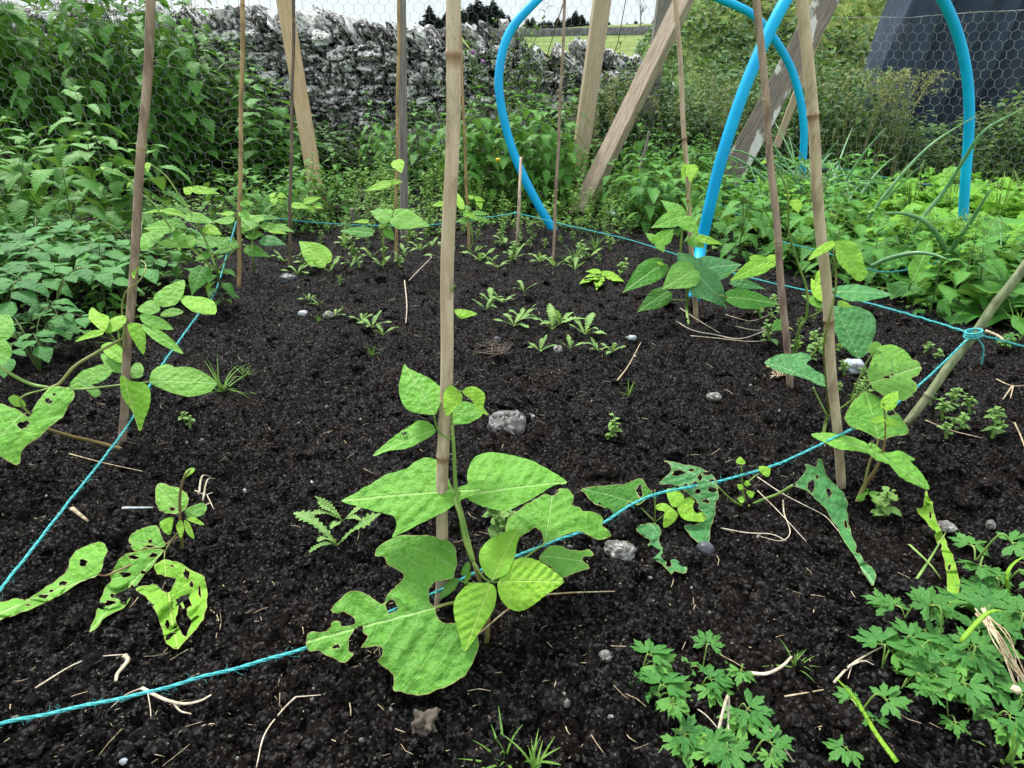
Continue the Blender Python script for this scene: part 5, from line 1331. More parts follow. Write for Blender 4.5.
p.leaf('bean_young', [(159, 521), (173, 517), (172, 526), (168.75, 534), (162, 530)], (174, 517), (162, 531), .925, tint=.1)
p.leaf('bean_young', [(184, 478), (186, 470), (193, 467), (194, 471), (188, 476)], (184, 478), (193, 467), .93, tint=.3)
p.done('stem_brown')
# --- plants by the second and third cane
q4 = lambda x, y: (100+x/4.267, 150+y/4.267)
def bunch(label, base, y, stems, leaves, q, sm='stem', name='bean_plant', nn=(0, -.6, .8)):
    b = G(*base); p = Plant(label, b, name)
    for s in stems:
        P = [PY(*q(a[0], a[1]), y) for a in s[0]]
        if s[2]: P = [b-[0, 0, .02]]+P
        p.stem(P, s[1])
    for l in leaves:
        a, b_, w, mt, tn = l[:5]; dy = l[5] if len(l) > 5 else 0
        p.leaf(mt, q(*a), q(*b_), w, y+dy, sem=True, tint=tn, n=(nn[0]+U(-.2, .2), nn[1]+U(-.15, .15), nn[2]), wave=.05, fold=.14)
    p.done(sm); return p
bunch('leafy pale bean plant with two long bare shoots, between the two left canes', (221, 285), 2.2,
      [([(500, 520), (470, 440), (430, 340), (370, 240), (330, 180), (280, 110), (215, 60)], [.0042, .0036, .0028, .0018], 1), ([(500, 520), (400, 430), (300, 330), (240, 240), (170, 180), (110, 110), (20, 75)], [.0038, .003, .0016], 0), ([(500, 520), (560, 440), (610, 380)], .002, 0)],
      [((320, 330), (172, 322), .5, 'bean_pale', .5), ((235, 400), (172, 345), .9, 'bean_pale', .5), ((330, 400), (238, 388), .6, 'bean_pale', .7), ((405, 380), (318, 412), .8, 'bean_pale', .9), ((438, 300), (362, 265), .4, 'bean_pale', .4), ((370, 280), (484, 300), .4, 'bean_pale', .6), ((500, 400), (385, 372), .6, 'bean', .4), ((480, 400), (560, 370), .8, 'bean', .3, .05),
       ((395, 165), (508, 178), .36, 'bean_young', .3), ((392, 180), (350, 158), .75, 'bean_young', .5), ((275, 258), (370, 275), .38, 'bean_young', .1), ((268, 258), (178, 262), .25, 'bean_young', .2), ((445, 330), (516, 354), .55, 'bean_young', .4), ((470, 330), (485, 372), .5, 'bean_young', .5), ((205, 55), (200, 95), .5, 'bean_young', .5), ((130, 140), (112, 160), .5, 'bean_young', .5),
       ((570, 300), (475, 295), .45, 'bean_pale', .4, .05), ((330, 350), (350, 398), .8, 'bean', .6), ((300, 300), (372, 330), .6, 'bean_pale', .2), ((470, 440), (400, 470), .6, 'bean', .3), ((440, 500), (385, 610), .7, 'bean_dark', .9), ((560, 420), (480, 430), .6, 'bean', .2, .08), ((20, 80), (-5, 70), .4, 'bean_young', .9)], q4)
bunch('pale bean plant crowding the foot of the thin yellowish cane', (253, 272), 2.52,
      [([(655, 480), (650, 400), (660, 330)], [.004, .003], 1), ([(660, 360), (600, 300), (560, 270)], .002, 0)],
      [((655, 330), (600, 262), .75, 'bean_pale', .6), ((650, 300), (740, 275), .5, 'bean_pale', .5), ((690, 320), (785, 335), .4, 'bean_pale', .4), ((640, 340), (665, 290), .6, 'bean_pale', .9), ((600, 230), (655, 222), .6, 'bean_pale', .8), ((600, 265), (640, 300), .7, 'bean_pale', .7), ((570, 270), (500, 268), .4, 'bean_young', .2), ((620, 420), (728, 450), .55, 'bean', .15), ((600, 400), (520, 405), .6, 'bean', .2), ((630, 370), (700, 355), .6, 'bean_pale', .4), ((760, 330), (830, 345), .5, 'bean_pale', .2), ((690, 380), (790, 395), .5, 'bean_blue', .5), ((700, 290), (768, 285), .45, 'bean_dark', .9)], q4)
bunch('small bean plant with yellow tips climbing the thin dark cane', (291, 262), 2.8,
      [([(815, 420), (812, 320), (850, 250), (905, 130)], [.0034, .0024, .0014], 1)],
      [((745, 195), (718, 188), .8, 'bean_young', .6), ((742, 200), (745, 232), .8, 'bean_young', .4), ((760, 190), (795, 200), 1., 'bean_young', .6), ((770, 210), (775, 232), .8, 'bean_young', .7), ((868, 225), (944, 195), .5, 'bean_young', .1), ((815, 235), (900, 242), .36, 'bean_young', .2), ((885, 240), (915, 262), .7, 'bean_young', .4), ((912, 238), (955, 246), .5, 'bean_young', .5), ((720, 335), (795, 352), .4, 'bean_young', .2), ((740, 330), (800, 310), .4, 'bean', .8)], q4)
bunch('bean seedling with one bright curved leaf near the dark cane', (324, 268), 2.75,
      [([(955, 520), (965, 490)], .002, 1)],
      [((965, 485), (838, 372), .55, 'bean_young', .0), ], q4)
q5 = lambda x, y: (300+x/4.267, 150+y/4.267)
bunch('bean plant with a wide heart-shaped leaf pair by the slim brown cane', (384, 262), 2.72,
      [([(355, 430), (362, 350), (392, 285), (400, 240), (385, 170), (415, 60)], [.0034, .0028, .0016, .001], 1)],
      [((395, 290), (298, 250), 1.0, 'bean_pale', .6), ((398, 288), (552, 312), .62, 'bean_pale', .8, -.04), ((395, 290), (495, 250), .7, 'bean_pale', .5), ((310, 355), (155, 330), .34, 'bean_dark', 1.), ((385, 140), (272, 168), .42, 'bean_young', .1), ((380, 140), (440, 130), .5, 'bean_young', .3), ((410, 45), (432, 92), .7, 'bean_young', .6), ((292, 305), (223, 303), .36, 'bean_young', .4), ((365, 340), (402, 382), .6, 'bean', .8), ((340, 330), (375, 312), .6, 'bean_young', .5)], q5)
bunch('small bean plant with yellow-green tips behind the central cane', (462, 250), 3.05,
      [([(735, 400), (725, 300), (720, 240)], [.003, .002], 1)],
      [((615, 230), (560, 232), .6, 'bean_young', .4), ((690, 250), (668, 165), .3, 'bean_young', .5), ((740, 205), (715, 192), .7, 'bean_young', .6), ((745, 205), (792, 215), .6, 'bean_young', .5), ((760, 215), (775, 252), .6, 'bean_young', .3), ((700, 262), (765, 298), .4, 'bean_young', .1), ((735, 270), (812, 268), .35, 'bean', .5), ((740, 290), (815, 300), .4, 'bean_pale', .4), ((720, 260), (670, 232), .7, 'bean_pale', .3), ((720, 300), (660, 300), .5, 'bean_pale', .3)], q5)
q7 = lambda x, y: (480+x/6.4, 260+y/6.4)
bunch('pale yellow-green young bean plant at the back of the bare soil', (603, 292), 2.62,
      [([(790, 200), (800, 180), (770, 100)], .0022, 1)],
      [((770, 100), (745, 185), .6, 'bean_young', .7), ((740, 100), (630, 145), .5, 'bean_young', .8), ((770, 75), (675, 65), .5, 'bean_young', .7), ((775, 90), (865, 70), .5, 'bean_young', .7), ((810, 95), (925, 130), .5, 'bean_young', .8), ((770, 110), (800, 135), .9, 'bean_young', .9)], q7)

# ================================================================ STONES AND STICKS ON THE SOIL
def stone(px, py, w, h, mat, label, seed=1.0, sub=4, boxy=.5, rough=.2, rot=(0, 0, 0), sink=.3, d=None):
    P = G(px, py); s = (P[1]*cos(PITCH)+.7*sin(PITCH))/FOC
    mb = MB(); rock(mb, P+[0, 0, h*s*(.5-sink)], (w*s, (d or (w+h)/2)*s, h*s), rot, seed, sub, boxy, rough)
    return tag(mb.build('stone', M[mat], loc=P), label, 'stone')
stone(508, 423, 34, 34, 'pale_rock', 'biggest pale rough rock, half buried right of the central cane', 3.3, rough=.34, boxy=.6, sink=.62)
stone(529, 417, 12, 7, 'pale_rock', 'small pale chip touching the biggest rock', 4.3, sink=.6)
stone(620, 554, 28, 17, 'pebble', 'flat brown-grey stone in front of the chewed plant', 7.3, boxy=.8, rough=.25, rot=(0, .15, .3))
stone(705, 551, 17, 14, 'slate', 'glossy dark oval pebble below the yellowish leaflets', 1.3, boxy=.0, rough=.12, rot=(0, 0, -.5))
stone(605, 658, 13, 11, 'pebble', 'small light brown stone in the bare foreground soil', 9.1, boxy=.2)
stone(714, 398, 15, 8, 'pebble', 'small grey stone in the bare soil left of the reddish cane', 5.1, boxy=.1)
stone(854, 368, 18, 13, 'mineral', 'pale bluish stone between the stout cane and the mossy stick', 2.2, boxy=.7, sink=.5, rough=.3)
stone(945, 528, 20, 9, 'pebble', 'grey pebble under the eaten yellow strip of leaf', 6.4, boxy=.2)
stone(990, 527, 8, 11, 'pebble', 'light oval pebble beside the frontmost buttercup leaves', 8.4, boxy=.1)
stone(289, 281, 18, 10, 'slate', 'grey-blue stone at the back left beneath the seedlings', 11.4, boxy=.4)
stone(303, 315, 9, 6, 'mineral', 'tiny bluish stone left of two seedlings', 12.4)
stone(329, 317, 11, 8, 'pebble', 'round light pebble beside a seedling at the back left', 13.4, boxy=0)
stone(558, 352, 9, 8, 'pebble', 'light pebble among the toothed seedlings', 14.4)
stone(632, 338, 8, 5, 'mineral', 'bright white chip right of the toothed seedlings', 15.4)
stone(497, 338, 7, 7, 'slate', 'small blue-black pebble left of the toothed seedlings', 16.4)
stone(507, 513, 9, 12, 'mineral', 'shiny pale pebble just behind the ragged leaf', 17.4, boxy=0)
stone(124, 762, 8, 7, 'mineral', 'tiny white pebble at the lower left', 18.4, boxy=.1)
stone(110, 530, 26, 22, 'soil', 'flat dark clod of compost by the pale twig on the left', 19.4, boxy=.5, rough=.5)
stone(424, 728, 24, 22, 'bark', 'rotten brown bark scrap in the foreground soil', 20.4, boxy=.5, rough=.7)
stone(700, 708, 6, 6, 'slate', 'tiny grey pebble by the bottom buttercups', 21)
def bit(name, mat, label, cat, paths):
    mb = MB(); P0 = None
    for pts, r in paths:
        Q = smooth_path([G(a[0], a[1], a[2] if len(a) > 2 else .012) for a in pts], 5)
        if P0 is None: P0 = Q[0]
        tube(mb, Q, np.linspace(r, r*.55, len(Q)), 7, flat=.7)
    return tag(mb.build(name, M[mat], loc=P0), label, cat)
bit('straw', 'straw', 'long pale straw pointing right beside the middle trio of leaflets', 'straw', [([(540, 600), (575, 599), (614, 598)], .0017)])
bit('straw', 'straw', 'straw slanting out from under the big chewed leaf', 'straw', [([(477, 647, .02), (510, 622, .025), (548, 598, .03)], .0015)])
bit('straw', 'straw', 'thin straw lying left of the riddled plant, below the string', 'straw', [([(71, 460), (105, 468), (144, 477)], .0014)])
bit('twig', 'straw', 'short thick pale twig end near the left string', 'twig', [([(74, 516, .016), (90, 527)], .0042)])
bit('twig', 'mineral', 'short whitish twig beside the low riddled bean plant', 'twig', [([(124, 514), (154, 512)], .0032)])
bit('root', 'root', 'bare white root fragment below the front string', 'root', [([(144, 695), (165, 706), (185, 711), (202, 708), (213, 702)], .0024), ([(175, 709), (182, 718), (193, 721)], .0016), ([(144, 695), (128, 702), (113, 715)], .0010), ([(150, 700), (153, 725), (146, 745)], .0008)])
bit('root', 'root', 'thin brown rootlet with a knobbly end on the left', 'root', [([(38, 695), (75, 672), (100, 663), (130, 661)], .0013), ([(126, 662), (130, 668), (120, 680), (118, 688)], .0035)])
bit('root', 'root', 'long thin root curling down in the lower left foreground', 'root', [([(297, 704), (283, 718), (266, 742), (258, 775)], .0013), ([(297, 704), (310, 703), (322, 702)], .0009)])
bit('root', 'root', 'thin pale root running from the holed bean leaf to the soil centre', 'root', [([(720, 534), (745, 537), (770, 541), (785, 547)], .0014)])
bit('root', 'root', 'pale hooked rootlet below the stripped bean plant', 'root', [([(782, 506), (783, 520), (789, 538), (780, 547), (760, 543)], .0013)])
bit('root', 'root', 'long dry bindweed root slanting over the soil by the lacy leaves', 'root', [([(756, 486, .02), (780, 502, .02), (806, 512), (824, 522), (838, 538)], .0013), ([(756, 500, .02), (780, 520), (805, 548)], .0011)])
bit('root', 'root', 'dry branching root beside the right buttercups', 'root', [([(832, 690), (848, 673), (868, 660), (882, 653)], .0017), ([(848, 673), (862, 668), (872, 672)], .0012), ([(850, 672), (846, 686)], .0008)])
bit('straw', 'root', 'bent dead stalk with a sprouting tip in the bottom buttercups', 'straw', [([(747, 680), (765, 681), (780, 674), (790, 664)], .0028)])
bit('straw', 'root', 'folded dead stalk standing at the bottom edge', 'straw', [([(714, 768), (717, 740), (724, 718, .035), (727, 732), (726, 768)], .0022)])
bit('straw', 'straw', 'thin reddish straw at the bottom right of centre', 'straw', [([(766, 735), (778, 750), (792, 770)], .0012)])
bit('straw', 'straw', 'short straw lying beside the bent dead stalk', 'straw', [([(783, 704), (800, 701), (822, 697)], .0013)])
bit('root', 'root', 'pale thin root left of the bottom buttercups', 'root', [([(678, 704), (693, 714), (705, 722), (716, 735)], .0011)])
bit('straw', 'straw', 'dry straw pointing at the mossy stick', 'straw', [([(924, 425), (950, 433), (981, 443)], .0016)])
bit('straw', 'straw', 'short straw at the right edge near a clover seedling', 'straw', [([(1013, 428), (1019, 441), (1023, 453)], .0022)])
bit('straw', 'straw', 'forked pale straw near the right edge, behind the mossy stick', 'straw', [([(995, 384), (1010, 390), (1026, 389)], .002), ([(1011, 390), (1002, 402)], .002), ([(1012, 390), (1009, 403)], .0018)])
bit('bark_flake', 'straw', 'curled tan bark flake by the twine knot', 'bark flake', [([(984, 334), (998, 340), (1006, 347)], .007)])
bit('straw', 'root', 'straight pale stem lying in the soil left of the central cane', 'straw', [([(405, 288, .03), (407, 307), (406, 327)], .0022)])
bit('straw', 'root', 'bent straw left behind the central cane', 'straw', [([(409, 281), (420, 272), (431, 263), (430, 258)], .0022)])
bit('straw', 'straw', 'lone straw standing out of the soil right of centre', 'straw', [([(617, 385), (628, 370), (640, 353, .03)], .0019)])
bit('root', 'root', 'tangle of pale dry stems fanning out from the reddish cane', 'dry stems', [([(676, 325), (692, 334), (715, 338), (740, 343), (768, 333)], .0024), ([(680, 312), (700, 326), (720, 337)], .0018), ([(690, 340), (715, 342), (745, 345), (765, 345)], .0016), ([(735, 330), (755, 334), (775, 332)], .0014), ([(725, 318), (750, 325), (770, 318)], .0012)])
bit('root', 'root', 'small pile of dead roots on the riddled plant side', 'dead roots', [([(200, 500), (205, 490, .03), (212, 482)], .0022), ([(204, 506), (210, 494, .03), (216, 484)], .0018), ([(196, 496), (206, 500), (214, 498)], .0016), ([(203, 512), (213, 508)], .0018), ([(208, 500), (215, 515)], .0012)])
bit('root', 'bark', 'brown nest of dead rootlets in the middle of the soil', 'dead roots', [([(485+U(-14, 10), 355+U(-8, 8)), (500+U(-8, 8), 357+U(-8, 8), .03), (505+U(-8, 10), 352+U(-6, 10))], .0012) for k in range(22)])
bit('root', 'straw', 'shreds of rotten wood around the foot of the reddish cane', 'wood shreds', [([(778+U(-14, 10), 373+U(-6, 7)), (790+U(-12, 8), 375+U(-6, 7), .02)], .0016) for k in range(26)])
# ================================================================ SCATTERED PLANTS
def ground_at(x, y):
    return surf(x, y)-.01 if y < 5.2 else float(terrain(np.array(x), np.array(y)))-.02
def fill(sc, n, xr, yr, size, label, group, dens=None, tries=30, mind=.0, htop=None, tilt=.12):
    pts = []
    for k in range(n):
        for t in range(tries):
            x = U(*xr); y = U(*yr)
            if dens and not dens(x, y): continue
            if all((x-a)**2+(y-b)**2 > mind**2 for a, b in pts): break
        else: continue
        pts.append((x, y)); s = U(*size); h = htop(x, y) if htop else 1
        if h <= 0: continue
        sc.put((x, y, ground_at(x, y)), sc=s, label=label, group=group, tilt=tilt, sz=h)
def WX(px, y, z=0): return (px-512)/FOC*(y*cos(PITCH)+(CAM_H-z)*sin(PITCH))

# nettles: fresh and dark
NF = lambda hs, l, far=False, gap=.05: Scatter([make_proto('nettle', nettle_plant(h, l*U(.9, 1.1), U(.05, .25), far, gap), M['nettle'], M['stem_dark'], 'nettle', 'nettle', 'nettles') for h in hs])
n1 = NF((.50, .60, .68, .46, .56), .14, gap=.055)
fill(n1, 78, (-4.0, -1.25), (2.75, 4.1), (.75, 1.1), 'serrated green nettle in the thick stand before the left netting', 'nettles before the netting on the left',
     lambda x, y: y < 3.35-(x+1.75)*.35 and (x < -1.5 or y > 3.2), mind=.14, htop=lambda x, y: .8 if x > -1.7 else 1)
fill(n1, 22, (-1.55, -.95), (3.45, 4.3), (.42, .62), 'short nettle among the low weeds at the foot of the pale batten', 'short nettles by the batten', mind=.1)
n1.finish()
n2 = NF((1.3, 1.4, 1.2, 1.35), .155, True, .07)
fill(n2, 70, (-4.6, -1.45), (4.85, 5.6), (.9, 1.1), 'tall dark nettle growing behind the netting on the left', 'tall nettles behind the left netting',
     mind=.12, htop=lambda x, y: 1.1 if x < -2.35 else max(.33, 1.0-.72*(x+2.35)/.95))
n2.finish()
n3 = NF((.62, .72, .55, .66), .11, gap=.05)
fill(n3, 30, (-.32, .35), (4.1, 4.75), (.8, 1.12), 'leafy nettle in the clump behind the left end of the first blue hoop', 'nettles by the blue hoop', mind=.1)
fill(n3, 34, (.35, 1.35), (4.25, 4.85), (.5, .78), 'nettle growing round the feet of the big timbers', 'nettles round the timbers', mind=.1)
n3.finish()
n3b = NF((.6, .7, .52), .10, True, .06)
fill(n3b, 26, (-1.05, -.35), (4.85, 5.5), (.7, 1.0), 'nettle behind the netting in front of the stone wall', 'nettles before the stone wall', mind=.1)
n3b.finish()
def NL(hs, l): return Scatter([make_proto('nettle', nettle_plant(h, l, .1, False, .035), M['nettle_fresh'], M['stem_dark'], 'nettle', 'nettle', 'nettles') for h in hs])
n4 = NL((.30, .35, .26, .32), .098)
fill(n4, 62, (.62, 2.0), (2.75, 4.3), (.8, 1.15), 'fresh low nettle in the patch behind the blue hoop leg', 'low nettles in the side bed', lambda x, y: x > .62+(3.75-y)*.35 and x < .8+(y-2.2)*.75, mind=.12)
fill(n4, 16, (1.05, 1.75), (2.15, 2.8), (.6, .9), 'small nettle in front of the onions', 'small nettles before the onions', lambda x, y: x > 1.05+(2.8-y)*.4, mind=.12)
o = n4.put(G(222, 306), sc=.55, label='lone nettle seedling by the string, near the left cane pair', i=0); o['group'] = 'lone nettle'
fill(n4, 22, (-2.4, -1.15), (1.6, 2.9), (.5, .8), 'small nettle sprouting beneath the potato leaves', 'small nettles under the potato leaves', mind=.1)
n4.finish()

# potatoes at the left edge
po = Scatter([make_proto('potato_plant', potato_plant(r, h, n, .092), M['potato'], M['stem_dark'], 'potato plant', 'potato plant', 'potato plants') for r, h, n in ((.24, .25, 8), (.22, .21, 7), (.26, .27, 9))])
fill(po, 17, (-2.9, -1.3), (1.75, 2.55), (.8, 1.05), 'blue-green potato plant at the left border of the bed', 'potato plants along the left border', lambda x, y: x < -1.22-.12*(y-1.7) and x > -1.0*y*.85-.6, mind=.2)
po.put(G(40, 372), sc=.55, label='smallest potato plant, nearest the camera on the left', group='small potato plant'); po.finish()

# tall willowherb and thistle behind the hoop
wh = Scatter([make_proto('willowherb', willow_weed(h, .085, 'lance_wide', .022, .08, 3), M['weed'], M['stem_dark'], 'willowherb', 'willowherb', 'willowherbs') for h in (1.15, 1.0, 1.25)])
for px, y, h in ((470, 5.3, 1.0), (484, 5.4, 1.12), (497, 5.25, .95), (528, 5.3, 1.13), (538, 5.4, 1.0), (548, 5.3, .8), (458, 5.3, .82), (507, 5.5, .9), (516, 5.4, .95), (572, 5.5, .82), (598, 5.5, .78), (622, 5.5, .85), (640, 5.5, .9), (664, 5.5, .88)):
    x = WX(px, y, .6); wh.put((x, y, ground_at(x, y)), sc=h, label=('tall dark willowherb standing against the wall behind the blue hoop' if px < 560 else 'willowherb hiding the right end of the stone wall'), group=('willowherbs behind the hoop' if px < 560 else 'willowherbs at the wall end'), tilt=.06)
fill(wh, 26, (-.9, .4), (4.95, 5.6), (.4, .62), 'willowherb half the wall high, seen through the netting', 'short willowherbs behind the netting', mind=.08)
wh.finish()
fl = Scatter([make_proto('thistle_flower', (None, (lambda f: (rock(f, (0, 0, .02), (.03, .03, .03), seed=3, sub=2, boxy=0, rough=.3), f)[1])(MB())), M['flower_purple'], M['stem'], 'purple thistle head before the stone wall', 'flower', 'purple thistle heads', leaf_name='petals')])
for px, py in ((473, 52), (483, 62)):
    fl.put(PY(px, py, 5.2)-np.array([0, 0, .02]))
yf = MB(); rock(yf, (0, 0, 0), (.03, .03, .022), seed=3, sub=2, boxy=0, rough=.3)
tag(yf.build('flower', M['flower_yellow'], loc=(0, 0, 0)), 'single yellow flower among the nettles left of the hoop', 'flower').location = tuple(PY(498, 160, 4.0))
wc = Scatter([make_proto('weed', willow_weed(h, .05, 'lance_wide', .016, .2, 4), M['weed_fresh'], M['stem'], 'weed', 'weed', 'weeds') for h in (.26, .2, .32, .16)])
fill(wc, 60, (-1.35, .9), (3.55, 4.15), (.6, 1.1), 'low leafy weed along the far edge of the bed', 'low weeds along the far edge', lambda x, y: y > 3.5+.12*abs(x), mind=.09)
fill(wc, 30, (.25, .95), (3.35, 4.0), (.5, .85), 'low weed under the tied rag and brace', 'low weeds under the rag', mind=.07)
fill(wc, 26, (-1.1, .5), (4.1, 4.7), (.8, 1.3), 'bushy weed at the base of the netting, middle of the view', 'bushy weeds at the netting', mind=.1)
fill(wc, 46, (-1.15, .55), (3.25, 3.6), (.25, .5), 'ankle-high weed creeping into the back of the bare soil', 'creeping weeds at the back', mind=.06)
fill(wc, 12, (.82, 1.05), (1.72, 2.1), (.2, .36), 'wiry little weed at the foot of the reddish cane', 'wiry weeds by the reddish cane', mind=.04)
wc.finish()

# banks of weeds behind the netting on the right
bk = Scatter([make_proto('weed_bush', spray_cloud(.8, .5, .75, 950, .05, 'tiny'), M['weed'], M['stem_dark'], 'weed bush', 'bush', 'bushes'),
              make_proto('weed_bush', spray_cloud(.7, .5, .65, 800, .055, 'lance_wide'), M['weed'], M['stem_dark'], 'weed bush', 'bush', 'bushes'),
              make_proto('weed_bush', spray_cloud(.8, .6, .8, 700, .065, 'nettle_far'), M['weed'], M['stem_dark'], 'weed bush', 'bush', 'bushes')])
for k, (px, y, h) in enumerate(((560, 5.5, .75), (600, 5.6, .85), (640, 5.6, 1.0), (675, 5.7, 1.0), (705, 5.7, 1.05), (735, 5.8, 1.1), (765, 5.8, 1.15), (795, 5.8, 1.2), (825, 5.7, 1.3), (850, 5.5, 1.2), (875, 5.4, 1.0), (900, 5.35, .75), (690, 5.4, .9), (750, 5.4, .9), (810, 5.4, 1.0), (930, 5.3, .5), (960, 5.25, .55), (995, 5.3, .85), (1025, 5.35, 1.1), (1060, 5.3, 1.2), (780, 6.6, 1.35), (730, 6.7, 1.2), (825, 6.5, 1.3), (690, 6.7, 1.1), (655, 6.7, .9), (612, 5.75, 1.15), (632, 5.8, 1.25), (652, 5.8, 1.3), (672, 5.85, 1.35), (590, 5.75, 1.0))):
    x = WX(px, y, .3); bk.put((x, y, ground_at(x, y)), rz=U(-.3, .3), sc=1.0, sz=h, i=k, label=('leafy weed bush behind the netting, in front of the rough bank' if px < 860 else 'leafy weed bush behind the netting, in front of the black sheet'), group=('weed bushes before the bank' if px < 860 else 'weed bushes before the black sheet'))
for k in range(10):
    x = -4.6+k*.42; bk.put((x, 5.75, ground_at(x, 5.75)), rz=U(-.3, .3), sc=1.15, sz=1.5 if x < -2.4 else .8-.2*(x+2.4), i=2, label='dark mass of leaves between the left nettles and the wall', group='leafy bushes against the wall')
bk.finish()
pl = Scatter([make_proto('seeding_grass', plume_weed(h), M['dry'], M['dry'], 'seeding grass', 'grass', 'seeding grasses', leaf_name='seed_heads') for h in (.95, .8)])
for px, y, h in ((868, 5.1, 1.0), (885, 5.15, 1.05), (905, 5.1, 1.0), (850, 5.2, .95), (893, 5.3, 1.1), (720, 5.2, .95), (735, 5.3, 1.0), (612, 5.3, .9), (600, 5.2, .8), (575, 5.3, .8), (670, 5.3, .9), (930, 5.3, .6), (1010, 5.3, .8)):
    x = WX(px, y, .5); pl.put((x, y, ground_at(x, y)), sc=h, label='pale dry seeding grass poking up behind the netting', group='seeding grasses behind the netting')
pl.finish()

# salad bed
sa = Scatter([make_proto('salad_plant', rosette(n, L, 'salad', (.25, 1.1), (.6, 1.5), .45, .5), M['lettuce'], M['stem'], 'salad plant', 'salad plant', 'salad plants', 'stalk', 'leaves') for n, L in ((13, .18), (12, .165), (13, .175), (12, .19))])
fill(sa, 95, (1.5, 3.9), (3.1, 4.35), (.85, 1.2), 'bright yellow-green salad plant in the row along the netting', 'salad plants along the netting', lambda x, y: x < y*.86, mind=.12)
fill(sa, 26, (1.3, 1.9), (3.5, 4.3), (.6, .9), 'salad plant beside the second hoop, partly behind the canes', 'salad plants near the canes', mind=.12)
fill(sa, 9, (1.8, 2.15), (2.86, 3.06), (.85, 1.1), 'tall salad plant right in front of the nearer hoop foot', 'salad plants at the hoop foot', mind=.07)
sa.finish()
sb = Scatter([make_proto('leaf_vegetable', rosette(n, L, 'potato', (.2, .9), (.6, 1.3), .4, .4), M['nettle_fresh'], M['stem'], 'leaf vegetable', 'vegetable', 'vegetables', 'stalk', 'leaves') for n, L in ((9, .20), (10, .18), (8, .22))])
fill(sb, 62, (1.35, 3.2), (2.25, 3.25), (.8, 1.15), 'mid-green broad-leaved vegetable at the near side of the side bed', 'broad-leaved vegetables', lambda x, y: x > 1.25+(2.9-y)*.55 and x < y*.86, mind=.13)
fill(sb, 7, (1.62, 2.0), (1.85, 2.15), (.5, .75), 'small broad-leaved vegetable by the leaning mossy stick', 'small vegetables by the stick', lambda x, y: x > 1.3+(2.2-y)*.9, mind=.1)
sb.finish()
bc = Scatter([make_proto('parsley_plant', buttercup_plant(26, .12, .05, .08, .24), M['lettuce'], M['stem'], 'parsley', 'parsley', 'parsley'), make_proto('parsley_plant', buttercup_plant(22, .11, .045, .06, .2), M['weed_fresh'], M['stem'], 'parsley', 'parsley', 'parsley')])
fill(bc, 22, (1.3, 3.2), (2.4, 3.9), (.8, 1.2), 'finely cut parsley-like clump between the salad plants', 'parsley-like clumps', lambda x, y: x < y*.86 and x > 1.2+(2.9-y)*.6, mind=.12)
bc.finish()
on = Scatter([make_proto('onion_plant', onion_plant(n, L, .0085), M['onion'], M['root'], 'onion', 'onion', 'onions', 'bulb', 'leaves') for n, L in ((8, .76), (7, .68), (9, .8))])
for px, py, s, rz in ((800, 222, .95, 0), (818, 232, 1.0, 1), (790, 214, 1.0, 2), (835, 236, .95, 3), (852, 240, .8, 4), (780, 226, .8, 5), (768, 232, .7, .5), (826, 218, .9, 1.5), (862, 228, .8, 2.5)):
    P = G(px, py); on.put(P, rz=rz, sc=s, label='blue-green onion plant among the nettles behind the stout cane', group='onion plants behind the canes')
for px, py, s, rz in ((948, 268, .42, .4), (905, 262, .45, 2.4), (1000, 272, .36, 1.2)):
    P = G(px, py); on.put(P, rz=rz, sc=s, label='blue-green onion plant with arching leaves in the side bed', group='onion plants in the side bed')
on.finish()
# single long onion leaves as in the view
def onion_arc(pts, r, label):
    P = smooth_path(pts, 8); mb = MB(); n = len(P); tube(mb, P, [r*(1-.8*(i/n)**2) for i in range(n)], 8)
    tag(mb.build('onion_leaf', M['onion'], loc=P[0]), label, 'onion leaf')
onion_arc([PY(948, 262, 2.55), PY(940, 240, 2.5), PY(925, 222, 2.45), PY(905, 214, 2.4), PY(885, 213, 2.35)], .010, 'thick onion leaf arching over to the left in the salad')
onion_arc([PY(904, 258, 2.8), PY(920, 222, 2.8), PY(945, 190, 2.8), PY(965, 158, 2.75), PY(985, 130, 2.7), PY(1024, 108, 2.7)], .009, 'onion leaf reaching up past the right hoop leg')
onion_arc([PY(866, 222, 3.0), PY(885, 195, 3.0), PY(915, 160, 3.0), PY(940, 138, 3.0), PY(976, 116, 3.0)], .008, 'straight onion leaf slanting up to the right hoop leg')
onion_arc([PY(946, 258, 2.5), PY(958, 240, 2.45), PY(975, 215, 2.4), PY(990, 190, 2.35)], .010, 'short stiff onion leaf in front of the salad')
onion_arc([PY(872, 266, 2.3), PY(890, 258, 2.25), PY(915, 253, 2.2), PY(935, 255, 2.15), PY(950, 261, 2.1)], .008, 'bluish onion leaf bent flat over the vegetables')

